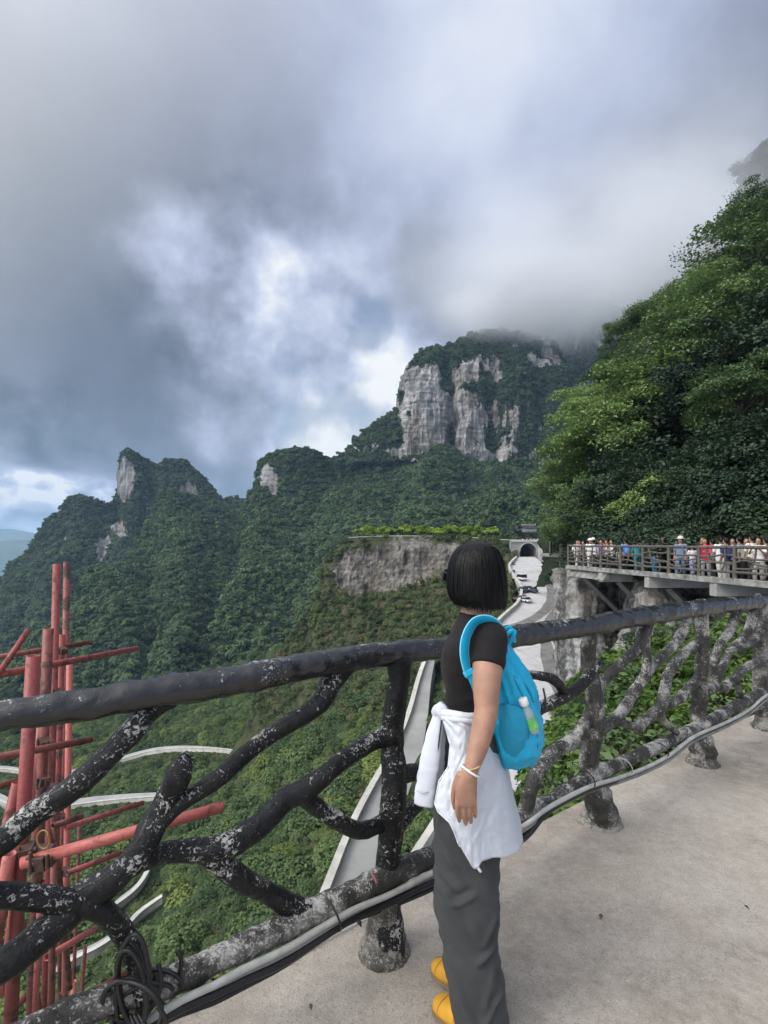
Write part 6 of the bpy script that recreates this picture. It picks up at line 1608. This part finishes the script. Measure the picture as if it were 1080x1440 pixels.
PROT = {k: crowd_proto(k) for k in ('stand', 'walk', 'phone', 'lean')}
hatm = MB(); hatm.rings([[(r * math.cos(a), r * math.sin(a) + .0, z) for a in np.linspace(0, 6.283, 18, endpoint=False)] for r, z in ((.17, 1.61), (.175, 1.617), (.11, 1.635), (.098, 1.69), (.07, 1.725), (.02, 1.733))])
bagm = MB(); bagm.ellipses([((0, -.19, z), x, y) for z, x, y in ((.92, .09, .05), (.96, .14, .085), (1.10, .15, .095), (1.25, .13, .08), (1.32, .08, .045))], 14, ex=2.8)
WHT, BLK = (.72, .72, .72), (.02, .02, .022)
CR = [(811, 1.0, 'walk', -2.9, WHT, (.5, .48, .46), None, None, 1, 'person in white top and pale trousers at the walkway corner'),
      (817, 1.6, 'stand', .4, (.35, .30, .34), BLK, None, None, .97, 'person in mauve top just behind the corner'),
      (823, 1.3, 'lean', 1.5, (.03, .03, .035), (.04, .04, .05), None, None, .98, 'person in black leaning on the rail near the corner'),
      (830, 1.1, 'walk', 2.9, WHT, (.6, .6, .6), (.75, .74, .70), None, 1.02, 'person in white with a white sun hat'),
      (834, 2.0, 'stand', .2, (.04, .04, .05), BLK, (.7, .68, .62), None, 1.05, 'tall person in dark top with a pale sun hat'),
      (838, 1.2, 'walk', .1, (.58, .58, .60), (.05, .05, .06), None, None, .96, 'person in light grey top behind the white hat'),
      (845, .9, 'stand', 2.7, (.34, .30, .60), BLK, None, None, 1, 'person in lavender top and black trousers'),
      (850, 1.8, 'walk', .2, (.05, .05, .06), BLK, None, None, 1, 'person in black right of the lavender top'),
      (854, 1.2, 'phone', 1.4, (.60, .52, .52), (.05, .05, .06), None, None, 1, 'person in pale pink raising both hands'),
      (859, 1.6, 'walk', -.2, (.03, .03, .03), (.25, .25, .28), None, None, 1, 'person in black between the pink and cream tops'),
      (863, 1.0, 'lean', 1.5, (.68, .66, .60), BLK, None, None, 1, 'person in cream top leaning over the rail'),
      (869, 1.3, 'stand', .3, (.62, .64, .68), (.10, .10, .12), None, None, .98, 'person in whitish top next to the blue backpack'),
      (872, .7, 'stand', .1, (.55, .50, .42), (.06, .06, .07), None, None, .74, 'small child in beige before the rail'),
      (880, 1.1, 'walk', .15, (.12, .27, .62), BLK, None, (.10, .28, .70), 1.03, 'person in blue with a blue backpack walking away'),
      (897, 1.0, 'walk', -.3, (.03, .22, .25), (.04, .20, .22), None, None, 1, 'person dressed in teal alone past the blue backpack'),
      (921, .9, 'stand', .2, (.04, .24, .55), (.05, .25, .5), None, None, .62, 'small child in bright blue beside a person in black'),
      (931, 1.2, 'walk', 2.9, (.012, .012, .014), (.012, .012, .014), None, None, 1.06, 'tall person all in black walking with the child'),
      (957, .9, 'walk', 2.4, (.16, .22, .32), (.20, .27, .40), (.55, .53, .50), None, 1.03, 'person in denim with a pale cap'),
      (963, 1.7, 'stand', .3, (.05, .05, .06), BLK, None, None, 1, 'dark dressed person hidden behind the denim one'),
      (974, .85, 'walk', .2, (.62, .62, .66), (.30, .32, .62), None, None, .84, 'child in white top and violet trousers'),
      (986, 2.0, 'stand', -2.8, (.02, .02, .025), BLK, None, None, 1.05, 'person in black standing back between violet trousers and red jacket'),
      (993, .95, 'lean', 2.2, (.62, .02, .07), (.35, .36, .36), None, None, 1.0, 'person in a red jacket bending by the rail'),
      (1002, 1.5, 'walk', .2, (.40, .42, .42), (.08, .08, .09), None, None, .98, 'person in grey just right of the red jacket'),
      (1014, 1.1, 'walk', -.2, WHT, (.62, .60, .55), None, None, 1.02, 'person in white with pale trousers left of the navy coat'),
      (1021, .85, 'stand', .3, (.035, .035, .14), (.55, .52, .48), None, (.03, .03, .12), 1.0, 'person in a navy coat with white shoes'),
      (1030, 1.6, 'phone', 2.6, (.50, .52, .50), BLK, None, None, 1.0, 'person in light grey raising hands behind the navy coat'),
      (1058, 1.2, 'walk', .3, (.60, .54, .46), (.05, .05, .05), None, None, 1.05, 'person in beige near the photo edge'),
      (1067, .8, 'phone', 2.2, (.68, .66, .62), (.40, .39, .37), None, None, 1.0, 'person in off-white looking at a phone'),
      (1078, 1.3, 'stand', .1, (.20, .11, .12), BLK, None, None, 1.0, 'person in maroon cut by the photo edge'),
      (814, 2.1, 'stand', 2.9, (.45, .20, .22), BLK, None, None, 1, 'person in faded red top standing back at the corner'),
      (827, 2.2, 'walk', .1, (.60, .60, .56), BLK, None, None, 1, 'person in ivory top behind the white hat, near the corner'),
      (841, 2.3, 'stand', 2.8, (.10, .14, .22), BLK, None, None, 1, 'person in dark navy top behind the lavender top'),
      (866, 2.2, 'walk', .2, (.30, .34, .40), BLK, None, None, 1.02, 'person in slate top behind the cream top'),
      (875, 2.0, 'stand', 2.7, (.66, .66, .66), BLK, None, None, 1.02, 'person in pure white top standing behind the blue backpack'),
      (888, 1.9, 'walk', .2, (.08, .08, .09), BLK, None, None, 1.04, 'person in charcoal between the blue backpack and the teal dress'),
      (905, 2.1, 'stand', 2.9, (.15, .13, .12), BLK, None, None, 1, 'person in brown just right of the teal dress'),
      (942, 2.2, 'walk', .3, (.09, .10, .12), BLK, None, None, 1.02, 'person in dark slate between the tall black figure and the denim one'),
      (1040, 2.0, 'walk', .2, (.12, .12, .12), BLK, None, None, 1.04, 'person in dark grey walking between the navy coat and beige top'),
      (1049, 1.5, 'stand', 2.8, (.30, .33, .30), BLK, None, None, 1.0, 'person in grey green left of the beige top')]
fu = set()
for px, offx, pose, rz, c1, c2, hat, bag, hs, lab in CR:
    a = (px - CX) / F; Y = (10.5 + .14 * 31 + offx) / (a + .14)
    src = PROT[pose]; o = src if pose not in fu else dup(src)
    if pose in fu:
        for ch in o.children:
            pass
    fu.add(pose)
    o.location = (a * Y, Y, WF); o.rotation_euler = (0, 0, rz); o.scale = (hs,) * 3
    setp(o, lab, 'person', 'crowd on the far walkway')
    for ch in o.children:
        nm = ch.name.split('.')[0]
        if nm in ('shirt', 'trousers', 'shoes'):
            ch.material_slots[0].link = 'OBJECT'; ch.material_slots[0].material = cmat({'shirt': c1, 'trousers': c2, 'shoes': (.6, .6, .6) if hs < 1.03 else BLK}[nm])
    if hat:
        h_ = bpy.data.objects.new('hat', None); bpy.data.objects.remove(h_)
        me = bpy.data.meshes.new('hat'); me.from_pydata(hatm.V, [], hatm.Fc); me.materials.append(cmat(hat)); h_ = bpy.data.objects.new('hat', me); COL.objects.link(h_); h_.parent = o
    if bag:
        me = bpy.data.meshes.new('backpack'); me.from_pydata(bagm.V, [], bagm.Fc); me.materials.append(cmat(bag)); h_ = bpy.data.objects.new('backpack', me); COL.objects.link(h_)
        h_.location = o.location; h_.rotation_euler = o.rotation_euler; h_.scale = o.scale
        setp(h_, 'blue backpack on the person walking away' if c1[0] > .1 else 'navy backpack on the person in the navy coat', 'backpack')
# tiny visitors on the gate terrace
for i, px in enumerate((735, 741, 746, 751, 756, 760)):
    o = dup(PROT['stand' if i % 2 else 'walk']); q = P(px, 762, GD - 1.2); o.location = tuple(q - np.array([0, 0, .2])); o.rotation_euler = (0, 0, i * 1.3); o.scale = (1, 1, 1)
    setp(o, 'tiny person in white standing on the terrace above the tunnel', 'person', 'visitors above the tunnel')
    for ch in o.children:
        if ch.name.startswith(('shirt', 'trousers')): ch.material_slots[0].link = 'OBJECT'; ch.material_slots[0].material = cmat(WHT)

# ------------------------------------------------------------------ low cloud on the cliffs, built as mist volumes, and haze
def mist(name, c, rad, dens, seed, label, zfade=None):
    n_, m_ = 32, 16; R = []
    for j in range(1, m_):
        ph = math.pi * j / m_ - math.pi / 2; R.append([(math.cos(ph) * math.cos(a), math.cos(ph) * math.sin(a), math.sin(ph)) for a in np.linspace(0, 2 * np.pi, n_, endpoint=False)])
    b = MB(); b.rings(R, True); me = bpy.data.meshes.new(name); me.from_pydata(b.V, [], b.Fc); o = bpy.data.objects.new(name, me); COL.objects.link(o)
    o.location = tuple(c); o.scale = rad
    m_ = bpy.data.materials.new('mist'); m_.use_nodes = True; nt = m_.node_tree; N = nt.nodes; L = nt.links; N.remove(N['Principled BSDF'])
    pv = N.new('ShaderNodeVolumePrincipled'); pv.inputs['Color'].default_value = (.93, .94, .97, 1); pv.inputs['Anisotropy'].default_value = .1
    tc = N.new('ShaderNodeTexCoord'); ln = N.new('ShaderNodeVectorMath'); ln.operation = 'LENGTH'; L.new(tc.outputs['Object'], ln.inputs[0])
    mr = N.new('ShaderNodeMapRange'); mr.interpolation_type = 'SMOOTHSTEP'; mr.inputs['From Min'].default_value = 1.0; mr.inputs['From Max'].default_value = .0; L.new(ln.outputs['Value'], mr.inputs['Value'])
    ns = N.new('ShaderNodeTexNoise'); ns.inputs['Scale'].default_value = 2.6; ns.inputs['Detail'].default_value = 6; ns.inputs['Roughness'].default_value = .6
    mp = N.new('ShaderNodeMapping'); mp.inputs['Location'].default_value = (seed, seed * .7, 0); mp.inputs['Scale'].default_value = (1, 1, .8); L.new(tc.outputs['Object'], mp.inputs[0]); L.new(mp.outputs[0], ns.inputs['Vector'])
    m2 = N.new('ShaderNodeMapRange'); m2.interpolation_type = 'SMOOTHSTEP'; m2.inputs['From Min'].default_value = .30; m2.inputs['From Max'].default_value = .62; L.new(ns.outputs['Fac'], m2.inputs['Value'])
    mu = N.new('ShaderNodeMath'); mu.operation = 'MULTIPLY'; L.new(mr.outputs[0], mu.inputs[0]); L.new(m2.outputs[0], mu.inputs[1])
    m3 = N.new('ShaderNodeMath'); m3.operation = 'MULTIPLY'; m3.inputs[1].default_value = dens; L.new(mu.outputs[0], m3.inputs[0]); L.new(m3.outputs[0], pv.inputs['Density'])
    L.new(pv.outputs[0], N['Material Output'].inputs['Volume']); me.materials.append(m_)
    return setp(o, label, 'mist', kind='stuff')


mist('mist', P(905, 372, 770), (430, 215, 150), .021, 1.3, 'grey cloud wrapping the summit of the big cliff')
mist('mist', P(748, 425, 680), (150, 105, 74), .048, 2.6, 'low patch of grey cloud swallowing the right shoulder of the big cliff')
mist('mist', P(985, 300, 140), (46, 40, 40), .030, 4.2, 'low cloud drifting along the dark cliff above the right-hand trees')
hz_ = bpy.data.materials.new('haze'); hz_.use_nodes = True; nt = hz_.node_tree; nt.nodes.remove(nt.nodes['Principled BSDF'])
pv = nt.nodes.new('ShaderNodeVolumePrincipled'); pv.inputs['Color'].default_value = (.48, .70, 1.0, 1); pv.inputs['Density'].default_value = .00010; pv.inputs['Anisotropy'].default_value = 0.0
nt.links.new(pv.outputs[0], nt.nodes['Material Output'].inputs['Volume'])
o = MB().box((0, 7000, 100), (18100, 14900, 866)).build('haze', hz_, smooth=False); setp(o, 'thin blue haze over the valley', 'haze', kind='stuff')
